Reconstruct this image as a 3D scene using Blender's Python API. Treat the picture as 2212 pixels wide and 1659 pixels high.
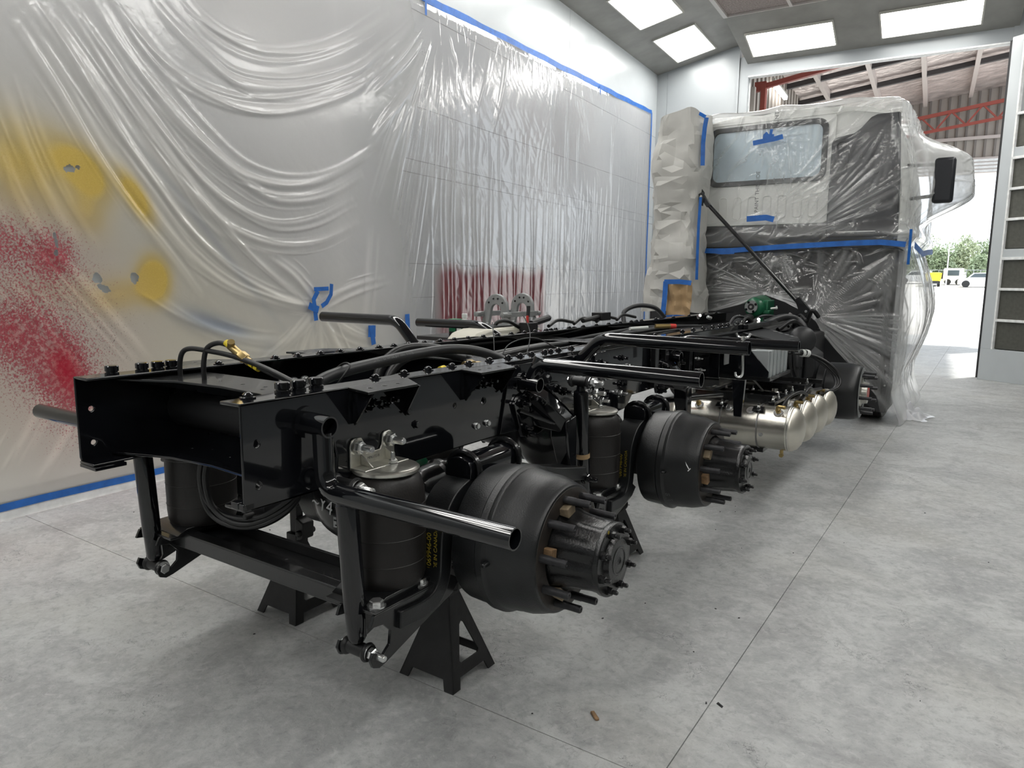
import bpy, bmesh, math, random
import numpy as np
from mathutils import Vector, Matrix, noise as mnoise
from mathutils.geometry import delaunay_2d_cdt
random.seed(7)
rng = np.random.default_rng(11)
for o in list(bpy.data.objects):
    bpy.data.objects.remove(o)
SC = bpy.context.scene
COL = SC.collection
PI = math.pi
R = math.radians

# ------------------------------------------------------------------ camera
cam_d = bpy.data.cameras.new('camera')
cam = bpy.data.objects.new('camera', cam_d)
COL.objects.link(cam)
SC.camera = cam
YAW, PITCH, ROLL, FPX = 0.588824523, 0.145408243, 0.00954932295, 1530.74
cam_d.sensor_fit = 'HORIZONTAL'
cam_d.sensor_width = 36.0
cam_d.lens = 36.0 * FPX / 2212.0
cam_d.clip_start = 0.05
cam_d.clip_end = 400
_v = Vector((-math.sin(YAW), math.cos(YAW), 0)); _r0 = Vector((math.cos(YAW), math.sin(YAW), 0)); _u0 = Vector((0, 0, 1))
_fw = _v * math.cos(PITCH) - _u0 * math.sin(PITCH)
_up0 = _u0 * math.cos(PITCH) + _v * math.sin(PITCH)
_r = _r0 * math.cos(ROLL) + _up0 * math.sin(ROLL)
_up = _up0 * math.cos(ROLL) - _r0 * math.sin(ROLL)
cm = Matrix((( _r.x, _up.x, -_fw.x, 1.97594), (_r.y, _up.y, -_fw.y, -1.08143), (_r.z, _up.z, -_fw.z, 1.41643), (0, 0, 0, 1)))
cam.matrix_world = cm

# ------------------------------------------------------------------ view, sky, sun
SC.view_settings.view_transform = 'Standard'
SC.view_settings.look = 'None'
SC.view_settings.gamma = 1.0
SC.view_settings.use_curve_mapping = False
SC.view_settings.exposure = 0.0
LAMP_STRENGTH = 14.5
W = bpy.data.worlds.new('sky'); SC.world = W
W.use_nodes = True
bg = W.node_tree.nodes['Background']
bg.inputs[0].default_value = (0.86, 0.93, 1.0, 1)
bg.inputs[1].default_value = 2.6
sun_d = bpy.data.lights.new('sun', 'SUN'); sun_d.energy = 6.0; sun_d.angle = R(1.0); sun_d.color = (1, .96, .9)
sun = bpy.data.objects.new('sun', sun_d); COL.objects.link(sun)
sun.rotation_euler = (R(-38), R(28), 0)

# ------------------------------------------------------------------ material helpers
MATS = {}
def mat(name, col, rough=.5, metal=0., coat=0., bump=0., bscale=60., var=0., vscale=8., spec=.5, bdist=.002, emit=None, estr=0.):
    m = bpy.data.materials.new(name); m.use_nodes = True
    nt = m.node_tree; b = nt.nodes['Principled BSDF']
    b.inputs['Base Color'].default_value = (*col, 1)
    b.inputs['Roughness'].default_value = rough
    b.inputs['Metallic'].default_value = metal
    b.inputs['Coat Weight'].default_value = coat
    b.inputs['Coat Roughness'].default_value = .04
    b.inputs['Specular IOR Level'].default_value = spec
    if emit:
        b.inputs['Emission Color'].default_value = (*emit, 1); b.inputs['Emission Strength'].default_value = estr
    tc = nt.nodes.new('ShaderNodeTexCoord')
    if bump:
        n = nt.nodes.new('ShaderNodeTexNoise'); n.inputs['Scale'].default_value = bscale; n.inputs['Detail'].default_value = 4
        nt.links.new(tc.outputs['Object'], n.inputs['Vector'])
        bp = nt.nodes.new('ShaderNodeBump'); bp.inputs['Strength'].default_value = bump; bp.inputs['Distance'].default_value = bdist
        nt.links.new(n.outputs['Fac'], bp.inputs['Height']); nt.links.new(bp.outputs['Normal'], b.inputs['Normal'])
    if var:
        n2 = nt.nodes.new('ShaderNodeTexNoise'); n2.inputs['Scale'].default_value = vscale; n2.inputs['Detail'].default_value = 5
        nt.links.new(tc.outputs['Object'], n2.inputs['Vector'])
        mx = nt.nodes.new('ShaderNodeMix'); mx.data_type = 'RGBA'
        mx.inputs['A'].default_value = (*[c * (1 - var) for c in col], 1)
        mx.inputs['B'].default_value = (*[min(1, c * (1 + var)) for c in col], 1)
        mr = nt.nodes.new('ShaderNodeMapRange'); mr.inputs[1].default_value = .3; mr.inputs[2].default_value = .7
        nt.links.new(n2.outputs['Fac'], mr.inputs[0]); nt.links.new(mr.outputs[0], mx.inputs['Factor'])
        nt.links.new(mx.outputs['Result'], b.inputs['Base Color'])
    MATS[name] = m
    return m

mat('black_gloss', (.005, .0055, .007), .07, 0, .35, .12, 9, bdist=.001)
mat('black_satin', (.0075, .008, .009), .25, 0, .3, .15, 120)
mat('black_dark', (.008, .008, .009), .5)
mat('cast_black', (.0095, .0105, .0115), .36, 0, 0, .6, 220, .25, 14, bdist=.0012)
mat('hub_black', (.008, .0083, .009), .26, 0, 0, .6, 170, .2, 20, bdist=.0015)
mat('drum_face', (.040, .034, .030), .48, .3, 0, .2, 90, .3, 30)
mat('stud_steel', (.032, .032, .035), .42, .5, 0, .3, 400, .3, 60)
mat('rubber_bag', (.0095, .008, .0075), .5, 0, 0, .3, 150, .2, 10)
mat('rubber', (.008, .0083, .009), .42, 0, 0, .15, 200)
mat('hose_grey', (.022, .023, .025), .45)
mat('zinc', (.62, .61, .56), .3, .9, 0, .15, 120, .15, 30)
mat('zinc_bright', (.72, .73, .73), .25, .9)
mat('galvanised', (.29, .30, .30), .5, .35, 0, .4, 120, .15, 12)
mat('tank_alu', (.60, .575, .52), .27, .92, 0, .08, 60, .06, 6)
mat('tank_dome', (.66, .63, .56), .36, .8, 0, .1, 60, .06, 10)
mat('alu_box', (.55, .58, .59), .35, .7, 0, .1, 30, .08, 8)
mat('brass', (.42, .31, .13), .32, .85)
mat('copper_sleeve', (.55, .17, .07), .4, .3)
mat('red_plastic', (.6, .05, .04), .4)
mat('yellow_mark', (.75, .58, .02), .5)
mat('yellow_ink', (.30, .23, .02), .6)
mat('white_ink', (.8, .8, .8), .6)
mat('grey_ink', (.13, .135, .135), .6)
mat('green_paint', (.010, .115, .052), .32, 0, .2, .2, 60, .2, 20)
mat('green_box', (.01, .22, .09), .5)
mat('white_plastic', (.72, .74, .72), .35)
mat('cream_plastic', (.60, .58, .50), .35, 0, 0, .1, 20)
mat('grey_steel', (.22, .22, .22), .4, .6)
mat('tape_blue', (.016, .13, .47), .45, 0, 0, .35, 50, .2, 12)
mat('paper_grey', (.50, .495, .465), .5, 0, 0, .25, 25, .05, 6)
mat('kraft', (.40, .27, .14), .65, 0, 0, .4, 40, .1, 10)
mat('cab_white', (.82, .83, .80), .35)
mat('cab_dark', (.018, .020, .025), .42, 0, 0, .1, 30)
mat('plastic_dark', (.02, .021, .023), .45)
mat('pane_blue', (.60, .72, .79), .22, 0, 0, .15, 4, .16, 2.2)  # pale colour painted in for the daylight seen through the cab
mat('wood', (.27, .165, .085), .6, 0, 0, .4, 60, .4, 40)
mat('wood_pale', (.24, .185, .12), .65, 0, 0, .4, 60, .3, 40)
mat('stand_black', (.0105, .0105, .011), .5, 0, 0, .35, 70, .4, 18)
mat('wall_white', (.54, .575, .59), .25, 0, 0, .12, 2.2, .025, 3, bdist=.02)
mat('wall_white_dimmed', (.36, .385, .40), .28, 0, 0, .12, 2.2, .025, 3, bdist=.02)  # wall white darkened in colour to offset glare from the nearby ceiling lamps
mat('wall_joint', (.30, .31, .32), .6)
mat('ceiling_grey', (.27, .265, .245), .42, 0, 0, .2, 8, .14, 3, bdist=.01)
mat('filter_media', (.30, .255, .24), .95, 0, 0, .8, 60, .3, 45, bdist=.01)
mat('filter_rail', (.55, .52, .50), .4, .3)
mat('lamp_panel', (1, 1, 1), .4, emit=(1.0, .985, .95), estr=LAMP_STRENGTH)
mat('lamp_frame', (.45, .44, .40), .5)
mat('door_pane', (.085, .085, .072), .6, 0, 0, .2, 90, .12, 30)
mat('door_dark', (.02, .02, .022), .6)
mat('base_white', (.85, .86, .85), .5, 0, 0, .2, 30, .12, 14)
mat('hall_steel_red', (.34, .075, .055), .5)
mat('hall_purlin', (.56, .50, .47), .45, .3)
mat('hall_rafter', (.05, .045, .045), .5)
mat('hall_foil', (.68, .60, .57), .34, .5, 0, 1.0, 4.5, .25, 3, bdist=.06)
mat('hall_sheet', (.40, .36, .32), .6)
mat('hall_sheet_dark', (.20, .18, .165), .6)
mat('hall_column', (.55, .50, .45), .5)
mat('yard', (.62, .60, .56), .8, 0, 0, .2, 10, .08, .6)
mat('leaf_a', (.26, .32, .19), .6, 0, 0, 0, 10, .35, 1.2)
mat('leaf_b', (.34, .39, .24), .6, 0, 0, 0, 10, .35, 1.2)
mat('bark', (.12, .09, .06), .8)
mat('truck_yellow', (.85, .68, .03), .4)
mat('car_white', (.8, .8, .8), .3)
mat('car_glass', (.06, .08, .09), .1)
mat('tyre', (.02, .02, .021), .7)

# --- concrete floor
def floor_material():
    m = bpy.data.materials.new('concrete'); m.use_nodes = True; nt = m.node_tree; b = nt.nodes['Principled BSDF']
    N = nt.nodes.new; L = nt.links.new
    tc = N('ShaderNodeTexCoord')
    def noise(scale, det=6, dist=0., rough=.55):
        n = N('ShaderNodeTexNoise'); n.inputs['Scale'].default_value = scale; n.inputs['Detail'].default_value = det
        n.inputs['Distortion'].default_value = dist; n.inputs['Roughness'].default_value = rough
        L(tc.outputs['Object'], n.inputs['Vector']); return n.outputs['Fac']
    def mr(s, a, bb, c=0., d=1.):
        x = N('ShaderNodeMapRange'); x.inputs[1].default_value = a; x.inputs[2].default_value = bb; x.inputs[3].default_value = c; x.inputs[4].default_value = d
        L(s, x.inputs[0]); return x.outputs[0]
    def mix(f, a, bb):
        x = N('ShaderNodeMix'); x.data_type = 'RGBA'
        if isinstance(f, float): x.inputs['Factor'].default_value = f
        else: L(f, x.inputs['Factor'])
        for k, s in (('A', a), ('B', bb)):
            if isinstance(s, tuple): x.inputs[k].default_value = (*s, 1)
            else: L(s, x.inputs[k])
        return x.outputs['Result']
    big = noise(.55, 4, .6); mid = noise(2.3, 6, 1.2, .65); fine = noise(26, 8, .4, .7); grit = noise(190, 3)
    c = mix(mr(big, .35, .65), (.335, .345, .345), (.425, .435, .432))
    c = mix(mr(mid, .40, .60, 0, .8), c, (.53, .545, .54))
    c = mix(mr(noise(1.4, 5, 2.0, .7), .52, .68, 0, .6), c, (.29, .29, .29))
    # warm dusty tint and overspray near the spray wall
    sep = N('ShaderNodeSeparateXYZ'); L(tc.outputs['Object'], sep.inputs[0])
    c = mix(mr(noise(.9, 3), .52, .75, 0, .30), c, (.42, .405, .34))
    red = N('ShaderNodeMath'); red.operation = 'MULTIPLY'
    L(mr(sep.outputs[0], -1.2, -2.7), red.inputs[0]); L(mr(noise(1.1, 3), .3, .7, .1, .5), red.inputs[1])
    c = mix(red.outputs[0], c, (.34, .25, .255))
    # flaked paint chips: thin dark outlines with pale patches
    vor = N('ShaderNodeTexVoronoi'); vor.feature = 'DISTANCE_TO_EDGE'; vor.inputs['Scale'].default_value = 5.5
    vm = N('ShaderNodeVectorMath'); vm.operation = 'ADD'
    wn = N('ShaderNodeTexNoise'); wn.inputs['Scale'].default_value = 7; wn.inputs['Detail'].default_value = 6; L(tc.outputs['Object'], wn.inputs['Vector'])
    L(tc.outputs['Object'], vm.inputs[0]); L(wn.outputs['Color'], vm.inputs[1]); L(vm.outputs[0], vor.inputs['Vector'])
    crack = mr(vor.outputs['Distance'], .0, .02, 1., 0.)
    gate = mr(noise(3.1, 5, 1.0), .56, .64)
    cg = N('ShaderNodeMath'); cg.operation = 'MULTIPLY'; L(crack, cg.inputs[0]); L(gate, cg.inputs[1])
    cg2 = N('ShaderNodeMath'); cg2.operation = 'MULTIPLY'; L(cg.outputs[0], cg2.inputs[0]); cg2.inputs[1].default_value = .8
    c = mix(cg2.outputs[0], c, (.13, .13, .13))
    # fine scratchy streaks and specks
    c = mix(mr(fine, .52, .70, 0, .6), c, (.56, .57, .565)); c = mix(mr(fine, .48, .32, 0, .55), c, (.25, .25, .255))
    c = mix(mr(noise(75, 6, .3, .75), .56, .70, 0, .5), c, (.22, .22, .22)); c = mix(mr(noise(9, 7, 1.5, .75), .55, .66, 0, .45), c, (.27, .275, .28)); c = mix(mr(noise(7, 7, 2.5, .75), .57, .66, 0, .4), c, (.58, .59, .58))
    c = mix(mr(grit, .66, .75, 0, .5), c, (.16, .16, .16))
    L(c, b.inputs['Base Color'])
    L(mr(mid, .3, .7, .52, .72), b.inputs['Roughness']); b.inputs['Specular IOR Level'].default_value = .35
    hm = N('ShaderNodeMath'); hm.operation = 'ADD'; L(fine, hm.inputs[0]); L(mid, hm.inputs[1])
    h2 = N('ShaderNodeMath'); h2.operation = 'SUBTRACT'; L(hm.outputs[0], h2.inputs[0]); L(cg.outputs[0], h2.inputs[1])
    bp = N('ShaderNodeBump'); bp.inputs['Strength'].default_value = .5; bp.inputs['Distance'].default_value = .008
    L(h2.outputs[0], bp.inputs['Height']); L(bp.outputs['Normal'], b.inputs['Normal'])
    MATS['concrete'] = m
floor_material()

# --- thin polythene: part clear, part milky, glossy
def film_material(name, col, rough, paint=False, bscale=18., bstr=.35, gloss=1.2):
    m = bpy.data.materials.new(name); m.use_nodes = True; nt = m.node_tree
    N = nt.nodes.new; L = nt.links.new
    b = nt.nodes['Principled BSDF']; out = nt.nodes['Material Output']
    b.inputs['Roughness'].default_value = .6; b.inputs['Specular IOR Level'].default_value = 0.
    tc = N('ShaderNodeTexCoord')
    n = N('ShaderNodeTexNoise'); n.inputs['Scale'].default_value = bscale; n.inputs['Detail'].default_value = 5; n.inputs['Distortion'].default_value = .6
    L(tc.outputs['Object'], n.inputs['Vector'])
    bp = N('ShaderNodeBump'); bp.inputs['Strength'].default_value = bstr; bp.inputs['Distance'].default_value = .004
    L(n.outputs['Fac'], bp.inputs['Height']); L(bp.outputs['Normal'], b.inputs['Normal'])
    at = N('ShaderNodeAttribute'); at.attribute_name = 'milk'
    alpha = at.outputs['Fac']
    base = None
    def mix(f, a, bb):
        x = N('ShaderNodeMix'); x.data_type = 'RGBA'; L(f, x.inputs['Factor'])
        for k, s in (('A', a), ('B', bb)):
            if isinstance(s, tuple): x.inputs[k].default_value = (*s, 1)
            else: L(s, x.inputs[k])
        return x.outputs['Result']
    if paint:
        def attr(nm):
            a = N('ShaderNodeAttribute'); a.attribute_name = nm; return a.outputs['Fac']
        def speck(src, scale, lo, hi, gain=1.0, squash=(1, 1, 1)):
            mp = N('ShaderNodeMapping'); mp.inputs['Scale'].default_value = squash; L(tc.outputs['Object'], mp.inputs['Vector'])
            sn = N('ShaderNodeTexNoise'); sn.inputs['Scale'].default_value = scale; sn.inputs['Detail'].default_value = 6; sn.inputs['Roughness'].default_value = .72
            L(mp.outputs[0], sn.inputs['Vector'])
            ad = N('ShaderNodeMath'); ad.operation = 'ADD'; L(sn.outputs['Fac'], ad.inputs[0]); L(src, ad.inputs[1])
            r = N('ShaderNodeMapRange'); r.inputs[1].default_value = lo; r.inputs[2].default_value = hi; r.inputs[4].default_value = gain
            L(ad.outputs[0], r.inputs[0]); return r.outputs[0]
        c = mix(attr('warm'), col, (.74, .68, .50))
        c = mix(attr('blue'), c, (.26, .32, .42))
        c = mix(attr('yellow'), c, (.85, .58, .03)); c = mix(speck(attr('yellow'), 120, 1.22, 1.4, .25), c, (.60, .36, .02))
        r1 = attr('red')
        s1m = N('ShaderNodeMath'); s1m.operation = 'MULTIPLY'; L(r1, s1m.inputs[0]); s1m.inputs[1].default_value = 2.0; s1m.use_clamp = True; s1 = s1m.outputs[0]
        s2 = speck(r1, 84, .73, .83, .95)
        c = mix(s1, c, (.80, .56, .53)); c = mix(s2, c, (.40, .05, .075)); c = mix(speck(r1, 38, .86, .98, .5), c, (.66, .58, .52))
        c = mix(attr('redcore'), c, (.48, .018, .045))
        c = mix(speck(attr('dot'), 90, .76, .82, .85), c, (.10, .045, .05))
        c = mix(attr('maroon'), c, (.15, .010, .018))
        L(c, b.inputs['Base Color'])
        mx = N('ShaderNodeMath'); mx.operation = 'MAXIMUM'
        L(alpha, mx.inputs[0])
        ad2 = N('ShaderNodeMath'); ad2.operation = 'MAXIMUM'; L(s2, ad2.inputs[0]); L(attr('opaq'), ad2.inputs[1])
        L(ad2.outputs[0], mx.inputs[1]); alpha = mx.outputs[0]
    else:
        b.inputs['Base Color'].default_value = (*col, 1)
    tl = N('ShaderNodeBsdfTranslucent'); tl.inputs['Color'].default_value = (*col, 1)
    ms0 = N('ShaderNodeMixShader'); ms0.inputs[0].default_value = .05 if paint else .25
    L(b.outputs[0], ms0.inputs[1]); L(tl.outputs[0], ms0.inputs[2])
    tr = N('ShaderNodeBsdfTransparent'); tr.inputs['Color'].default_value = (.80, .79, .795, 1) if paint else (.97, .97, .97, 1)
    ms = N('ShaderNodeMixShader'); L(alpha, ms.inputs[0]); L(tr.outputs[0], ms.inputs[1]); L(ms0.outputs[0], ms.inputs[2])
    gl = N('ShaderNodeBsdfGlossy'); gl.inputs['Roughness'].default_value = rough; gl.inputs['Color'].default_value = (1, 1, 1, 1); L(bp.outputs['Normal'], gl.inputs['Normal'])
    fr = N('ShaderNodeLayerWeight'); fr.inputs['Blend'].default_value = .5; L(bp.outputs['Normal'], fr.inputs['Normal'])
    pw = N('ShaderNodeMath'); pw.operation = 'POWER'; L(fr.outputs['Facing'], pw.inputs[0]); pw.inputs[1].default_value = 4.0
    fm_ = N('ShaderNodeMath'); fm_.operation = 'MULTIPLY_ADD'; L(pw.outputs[0], fm_.inputs[0]); fm_.inputs[1].default_value = .8; fm_.inputs[2].default_value = .05 * gloss; fm_.use_clamp = True
    mg = N('ShaderNodeMixShader'); L(fm_.outputs[0], mg.inputs[0]); L(ms.outputs[0], mg.inputs[1]); L(gl.outputs[0], mg.inputs[2])
    L(mg.outputs[0], out.inputs['Surface'])
    MATS[name] = m
film_material('film_wall', (.86, .85, .845), .14, True, 22., .22)
film_material('film_cab', (.78, .79, .79), .2, False, 16., .5)
film_material('film_white', (.85, .86, .90), .3, False, 16., .5)

# ------------------------------------------------------------------ mesh builder
def inside(x, y, P):
    c = False; n = len(P)
    for i in range(n):
        x0, y0 = P[i][0], P[i][1]; x1, y1 = P[i - 1][0], P[i - 1][1]
        if (y0 > y) != (y1 > y) and x < (x1 - x0) * (y - y0) / (y1 - y0) + x0: c = not c
    return c
class MB:
    def __init__(s): s.v = []; s.f = []
    def add(s, vs, fs):
        k = len(s.v); s.v += [tuple(p) for p in vs]; s.f += [tuple(i + k for i in f) for f in fs]; return s
    def box(s, c, d, rot=None):
        hx, hy, hz = d[0] / 2, d[1] / 2, d[2] / 2
        vs = [Vector((x, y, z)) for x in (-hx, hx) for y in (-hy, hy) for z in (-hz, hz)]
        if rot is not None: vs = [rot @ p for p in vs]
        c = Vector(c); vs = [p + c for p in vs]
        return s.add(vs, [(0, 1, 3, 2), (4, 6, 7, 5), (0, 4, 5, 1), (2, 3, 7, 6), (0, 2, 6, 4), (1, 5, 7, 3)])
    def span(s, a, b):
        return s.box([(a[i] + b[i]) / 2 for i in range(3)], [abs(a[i] - b[i]) for i in range(3)])
    def frame(s, d):
        d = Vector(d).normalized()
        u = d.orthogonal().normalized(); return u, d.cross(u)
    def lathe(s, prof, o, d, n=24, a0=0.):
        """prof: (t, r) along axis d from o"""
        o = Vector(o); d = Vector(d).normalized(); u, w = s.frame(d)
        vs = []; fs = []; rows = []
        for t, r in prof:
            if r < 1e-6:
                rows.append([len(vs)]); vs.append(o + d * t)
            else:
                rows.append(list(range(len(vs), len(vs) + n)))
                for i in range(n):
                    a = a0 + 2 * PI * i / n
                    vs.append(o + d * t + u * (r * math.cos(a)) + w * (r * math.sin(a)))
        for A, B in zip(rows[:-1], rows[1:]):
            if len(A) == 1 and len(B) == 1: continue
            for i in range(n):
                j = (i + 1) % n
                if len(A) == 1: fs.append((A[0], B[j], B[i]))
                elif len(B) == 1: fs.append((A[i], A[j], B[0]))
                else: fs.append((A[i], A[j], B[j], B[i]))
        return s.add(vs, fs)
    def cyl(s, p0, p1, r, n=16, r1=None):
        p0 = Vector(p0); p1 = Vector(p1); L = (p1 - p0).length
        return s.lathe([(0, 0), (0, r), (L, r if r1 is None else r1), (L, 0)], p0, p1 - p0, n)
    def ring(s, p0, p1, r, ri, n=24):
        p0 = Vector(p0); p1 = Vector(p1); L = (p1 - p0).length
        return s.lathe([(0, ri), (0, r), (L, r), (L, ri), (0, ri)], p0, p1 - p0, n)
    def hexa(s, p0, d, L, r, a0=0.):
        return s.lathe([(0, 0), (0, r), (L * .85, r), (L, r * .85), (L, 0)], p0, d, 6, a0)
    def sweep(s, pts, r, n=12, closed=False, hollow=None, caps=True):
        pts = [Vector(p) for p in pts]; m = len(pts)
        tang = []
        for i in range(m):
            a = pts[(i - 1) % m] if (closed or i > 0) else pts[i]
            b = pts[(i + 1) % m] if (closed or i < m - 1) else pts[i]
            tang.append((b - a).normalized())
        u = tang[0].orthogonal().normalized(); rows = []; vs = []; fs = []
        for i in range(m):
            t = tang[i]; u = (u - t * u.dot(t)).normalized(); w = t.cross(u)
            rr = r[i] if isinstance(r, (list, tuple)) else r
            rows.append(list(range(len(vs), len(vs) + n)))
            for k in range(n):
                a = 2 * PI * k / n; vs.append(pts[i] + u * (rr * math.cos(a)) + w * (rr * math.sin(a)))
        for A, B in zip(rows, rows[1:] + ([rows[0]] if closed else [])):
            for k in range(n): j = (k + 1) % n; fs.append((A[k], A[j], B[j], B[k]))
        if not closed:
            for row, pt, sgn, t in ((rows[0], pts[0], -1, tang[0]), (rows[-1], pts[-1], 1, tang[-1])):
                if hollow:
                    base = len(vs); rr0 = r[0] if isinstance(r, (list, tuple)) else r
                    q = [pt + (vs[i] - pt) * (hollow / rr0) for i in row]
                    vs += q; deep = [p - t * sgn * min(.12, .45 * (pts[-1] - pts[0]).length) for p in q]; vs += deep
                    for k in range(n):
                        j = (k + 1) % n
                        fs.append((row[k], row[j], base + j, base + k)); fs.append((base + k, base + j, base + n + j, base + n + k))
                    fs.append(tuple(range(base + n, base + 2 * n)))
                elif caps: fs.append(tuple(row))
        return s.add(vs, fs)
    def hull(s, pts):
        bm = bmesh.new()
        for p in pts: bm.verts.new(p)
        bmesh.ops.convex_hull(bm, input=bm.verts)
        for v in [v for v in bm.verts if not v.link_faces]: bm.verts.remove(v)
        bm.verts.index_update()
        vs = [v.co.copy() for v in bm.verts]; fs = [tuple(v.index for v in f.verts) for f in bm.faces]
        bm.free(); return s.add(vs, fs)
    def plate(s, outer, mapf, t, holes=()):
        """extruded 2-D outline with holes; mapf(u, v, w) -> xyz, w in 0..t"""
        loops = [list(outer)] + [list(h) for h in holes]
        v2 = []; edges = []; faces = []; idx = []
        for L in loops:
            k = len(v2); v2 += [Vector((p[0], p[1])) for p in L]; n = len(L)
            ids = list(range(k, k + n)); idx.append(ids)
            edges += [(ids[i], ids[(i + 1) % n]) for i in range(n)]
        if len(loops) == 1 and len(outer) <= 4:
            tris = [tuple(idx[0])]; vv = v2
        else:
            vv, _, tr_, *_ = delaunay_2d_cdt(v2, edges, [], 0, 1e-7)
            tris = []
            for f in tr_:
                cx_ = sum(vv[i][0] for i in f) / len(f); cy_ = sum(vv[i][1] for i in f) / len(f)
                if inside(cx_, cy_, loops[0]) and not any(inside(cx_, cy_, h) for h in loops[1:]): tris.append(f)
        n = len(vv)
        vs = [mapf(p[0], p[1], 0.) for p in vv] + [mapf(p[0], p[1], t) for p in vv]
        fs = [tuple(f) for f in tris] + [tuple(i + n for i in reversed(f)) for f in tris]
        for ids in idx:
            m = len(ids)
            for i in range(m): a, b = ids[i], ids[(i + 1) % m]; fs.append((a, b, b + n, a + n))
        return s.add(vs, fs)
    def shift(s, d):
        d = Vector(d); s.v = [tuple(Vector(p) + d) for p in s.v]; return s
    def mirror_x(s):
        s.v = [(-p[0], p[1], p[2]) for p in s.v]; s.f = [tuple(reversed(f)) for f in s.f]; return s

def circ(cx, cy, r, n=16, a0=0.): return [(cx + r * math.cos(a0 + 2 * PI * i / n), cy + r * math.sin(a0 + 2 * PI * i / n)) for i in range(n)]
def rrect(x0, y0, x1, y1, r, n=5):
    out = []
    for cx, cy, a in ((x1 - r, y1 - r, 0), (x0 + r, y1 - r, PI / 2), (x0 + r, y0 + r, PI), (x1 - r, y0 + r, 1.5 * PI)):
        out += [(cx + r * math.cos(a + PI / 2 * i / n), cy + r * math.sin(a + PI / 2 * i / n)) for i in range(n + 1)]
    return out
def YZ(x0, sgn=1): return lambda u, v, w: (x0 + sgn * w, u, v)     # outline in (y, z), thickness along x
def XZ(y0, sgn=1): return lambda u, v, w: (u, y0 + sgn * w, v)
def XY(z0, sgn=1): return lambda u, v, w: (u, v, z0 + sgn * w)
def bend(pts, rad=.05, n=6):
    """polyline with rounded corners"""
    pts = [Vector(p) for p in pts]; out = [pts[0]]
    for i in range(1, len(pts) - 1):
        a, b, c = pts[i - 1], pts[i], pts[i + 1]
        d1 = (a - b); d2 = (c - b); r = min(rad, d1.length * .49, d2.length * .49)
        p = b + d1.normalized() * r; q = b + d2.normalized() * r
        for k in range(n + 1):
            t = k / n; out.append(p * (1 - t) ** 2 + b * 2 * t * (1 - t) + q * t * t)
    return out + [pts[-1]]
def spline(pts, n=8):
    P = [Vector(p) for p in pts]; P = [P[0] * 2 - P[1]] + P + [P[-1] * 2 - P[-2]]; out = []
    for i in range(1, len(P) - 2):
        for k in range(n):
            t = k / n; a, b, c, d = P[i - 1], P[i], P[i + 1], P[i + 2]
            out.append(.5 * ((2 * b) + (c - a) * t + (2 * a - 5 * b + 4 * c - d) * t * t + (3 * b - a - 3 * c + d) * t ** 3))
    return out + [P[-2]]

WL = {}
def mesh_of(name, mb, m, loc, smooth=35):
    me = bpy.data.meshes.new(name)
    L = Vector(loc)
    me.from_pydata([tuple(Vector(p) - L) for p in mb.v], [], mb.f)
    bm = bmesh.new(); bm.from_mesh(me); bmesh.ops.recalc_face_normals(bm, faces=bm.faces); bm.to_mesh(me); bm.free()
    if m is not None: me.materials.append(MATS[m])
    if smooth:
        me.polygons.foreach_set('use_smooth', [True] * len(me.polygons)); me.set_sharp_from_angle(angle=R(smooth))
    me.update(); return me
def tag(o, label=None, cat=None, group=None, kind=None):
    if label: o['label'] = label
    if cat: o['category'] = cat
    if group: o['group'] = group
    if kind: o['kind'] = kind
    return o
def link(o, parent, loc):
    COL.objects.link(o)
    base = WL[parent.name] if parent else Vector((0, 0, 0))
    o.location = Vector(loc) - base
    if parent: o.parent = parent
    WL[o.name] = Vector(loc); return o
def centre(mb):
    a = np.array(mb.v); lo = a.min(0); hi = a.max(0); return Vector(((lo[0] + hi[0]) / 2, (lo[1] + hi[1]) / 2, lo[2]))
def obj(name, mb, m, parent=None, loc=None, smooth=35, bevel=0., label=None):
    if loc is None: loc = centre(mb)
    o = bpy.data.objects.new(name, mesh_of(name, mb, m, loc, smooth)); link(o, parent, loc)
    if bevel:
        b = o.modifiers.new('bevel', 'BEVEL'); b.width = bevel; b.segments = 2; b.limit_method = 'ANGLE'; b.angle_limit = R(40); b.harden_normals = False
    if label: o['label'] = label
    return o
def inst(name, me, parent, loc, rot=None, scale=None, label=None):
    o = bpy.data.objects.new(name, me); link(o, parent, loc)
    if rot is not None: o.rotation_euler = rot
    if scale is not None: o.scale = scale
    if label: o['label'] = label
    return o
def empty(name, loc, label, cat, group=None):
    o = bpy.data.objects.new(name, None); o.empty_display_size = .1; link(o, None, loc); return tag(o, label, cat, group)
def struct(name, mb, m, parent=None, loc=None, **k):
    o = obj(name, mb, m, parent, loc, **k)
    if parent is None: o['kind'] = 'structure'
    return o
def text_mesh(txt, size, m, depth=.0008, shear=0., space=1.0):
    cu = bpy.data.curves.new('txt', 'FONT'); cu.body = txt; cu.size = size; cu.extrude = depth; cu.align_x = 'CENTER'; cu.align_y = 'CENTER'; cu.shear = shear; cu.space_character = space
    ob = bpy.data.objects.new('txt', cu); COL.objects.link(ob)
    dg = bpy.context.evaluated_depsgraph_get(); dg.update()
    me = bpy.data.meshes.new_from_object(ob.evaluated_get(dg)); bpy.data.objects.remove(ob)
    me.materials.clear(); me.materials.append(MATS[m]); return me
def rot_axes(xa, ya):
    xa = Vector(xa).normalized(); ya = Vector(ya).normalized(); za = xa.cross(ya).normalized(); ya = za.cross(xa)
    return Matrix(((xa.x, ya.x, za.x), (xa.y, ya.y, za.y), (xa.z, ya.z, za.z))).to_euler()

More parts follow.
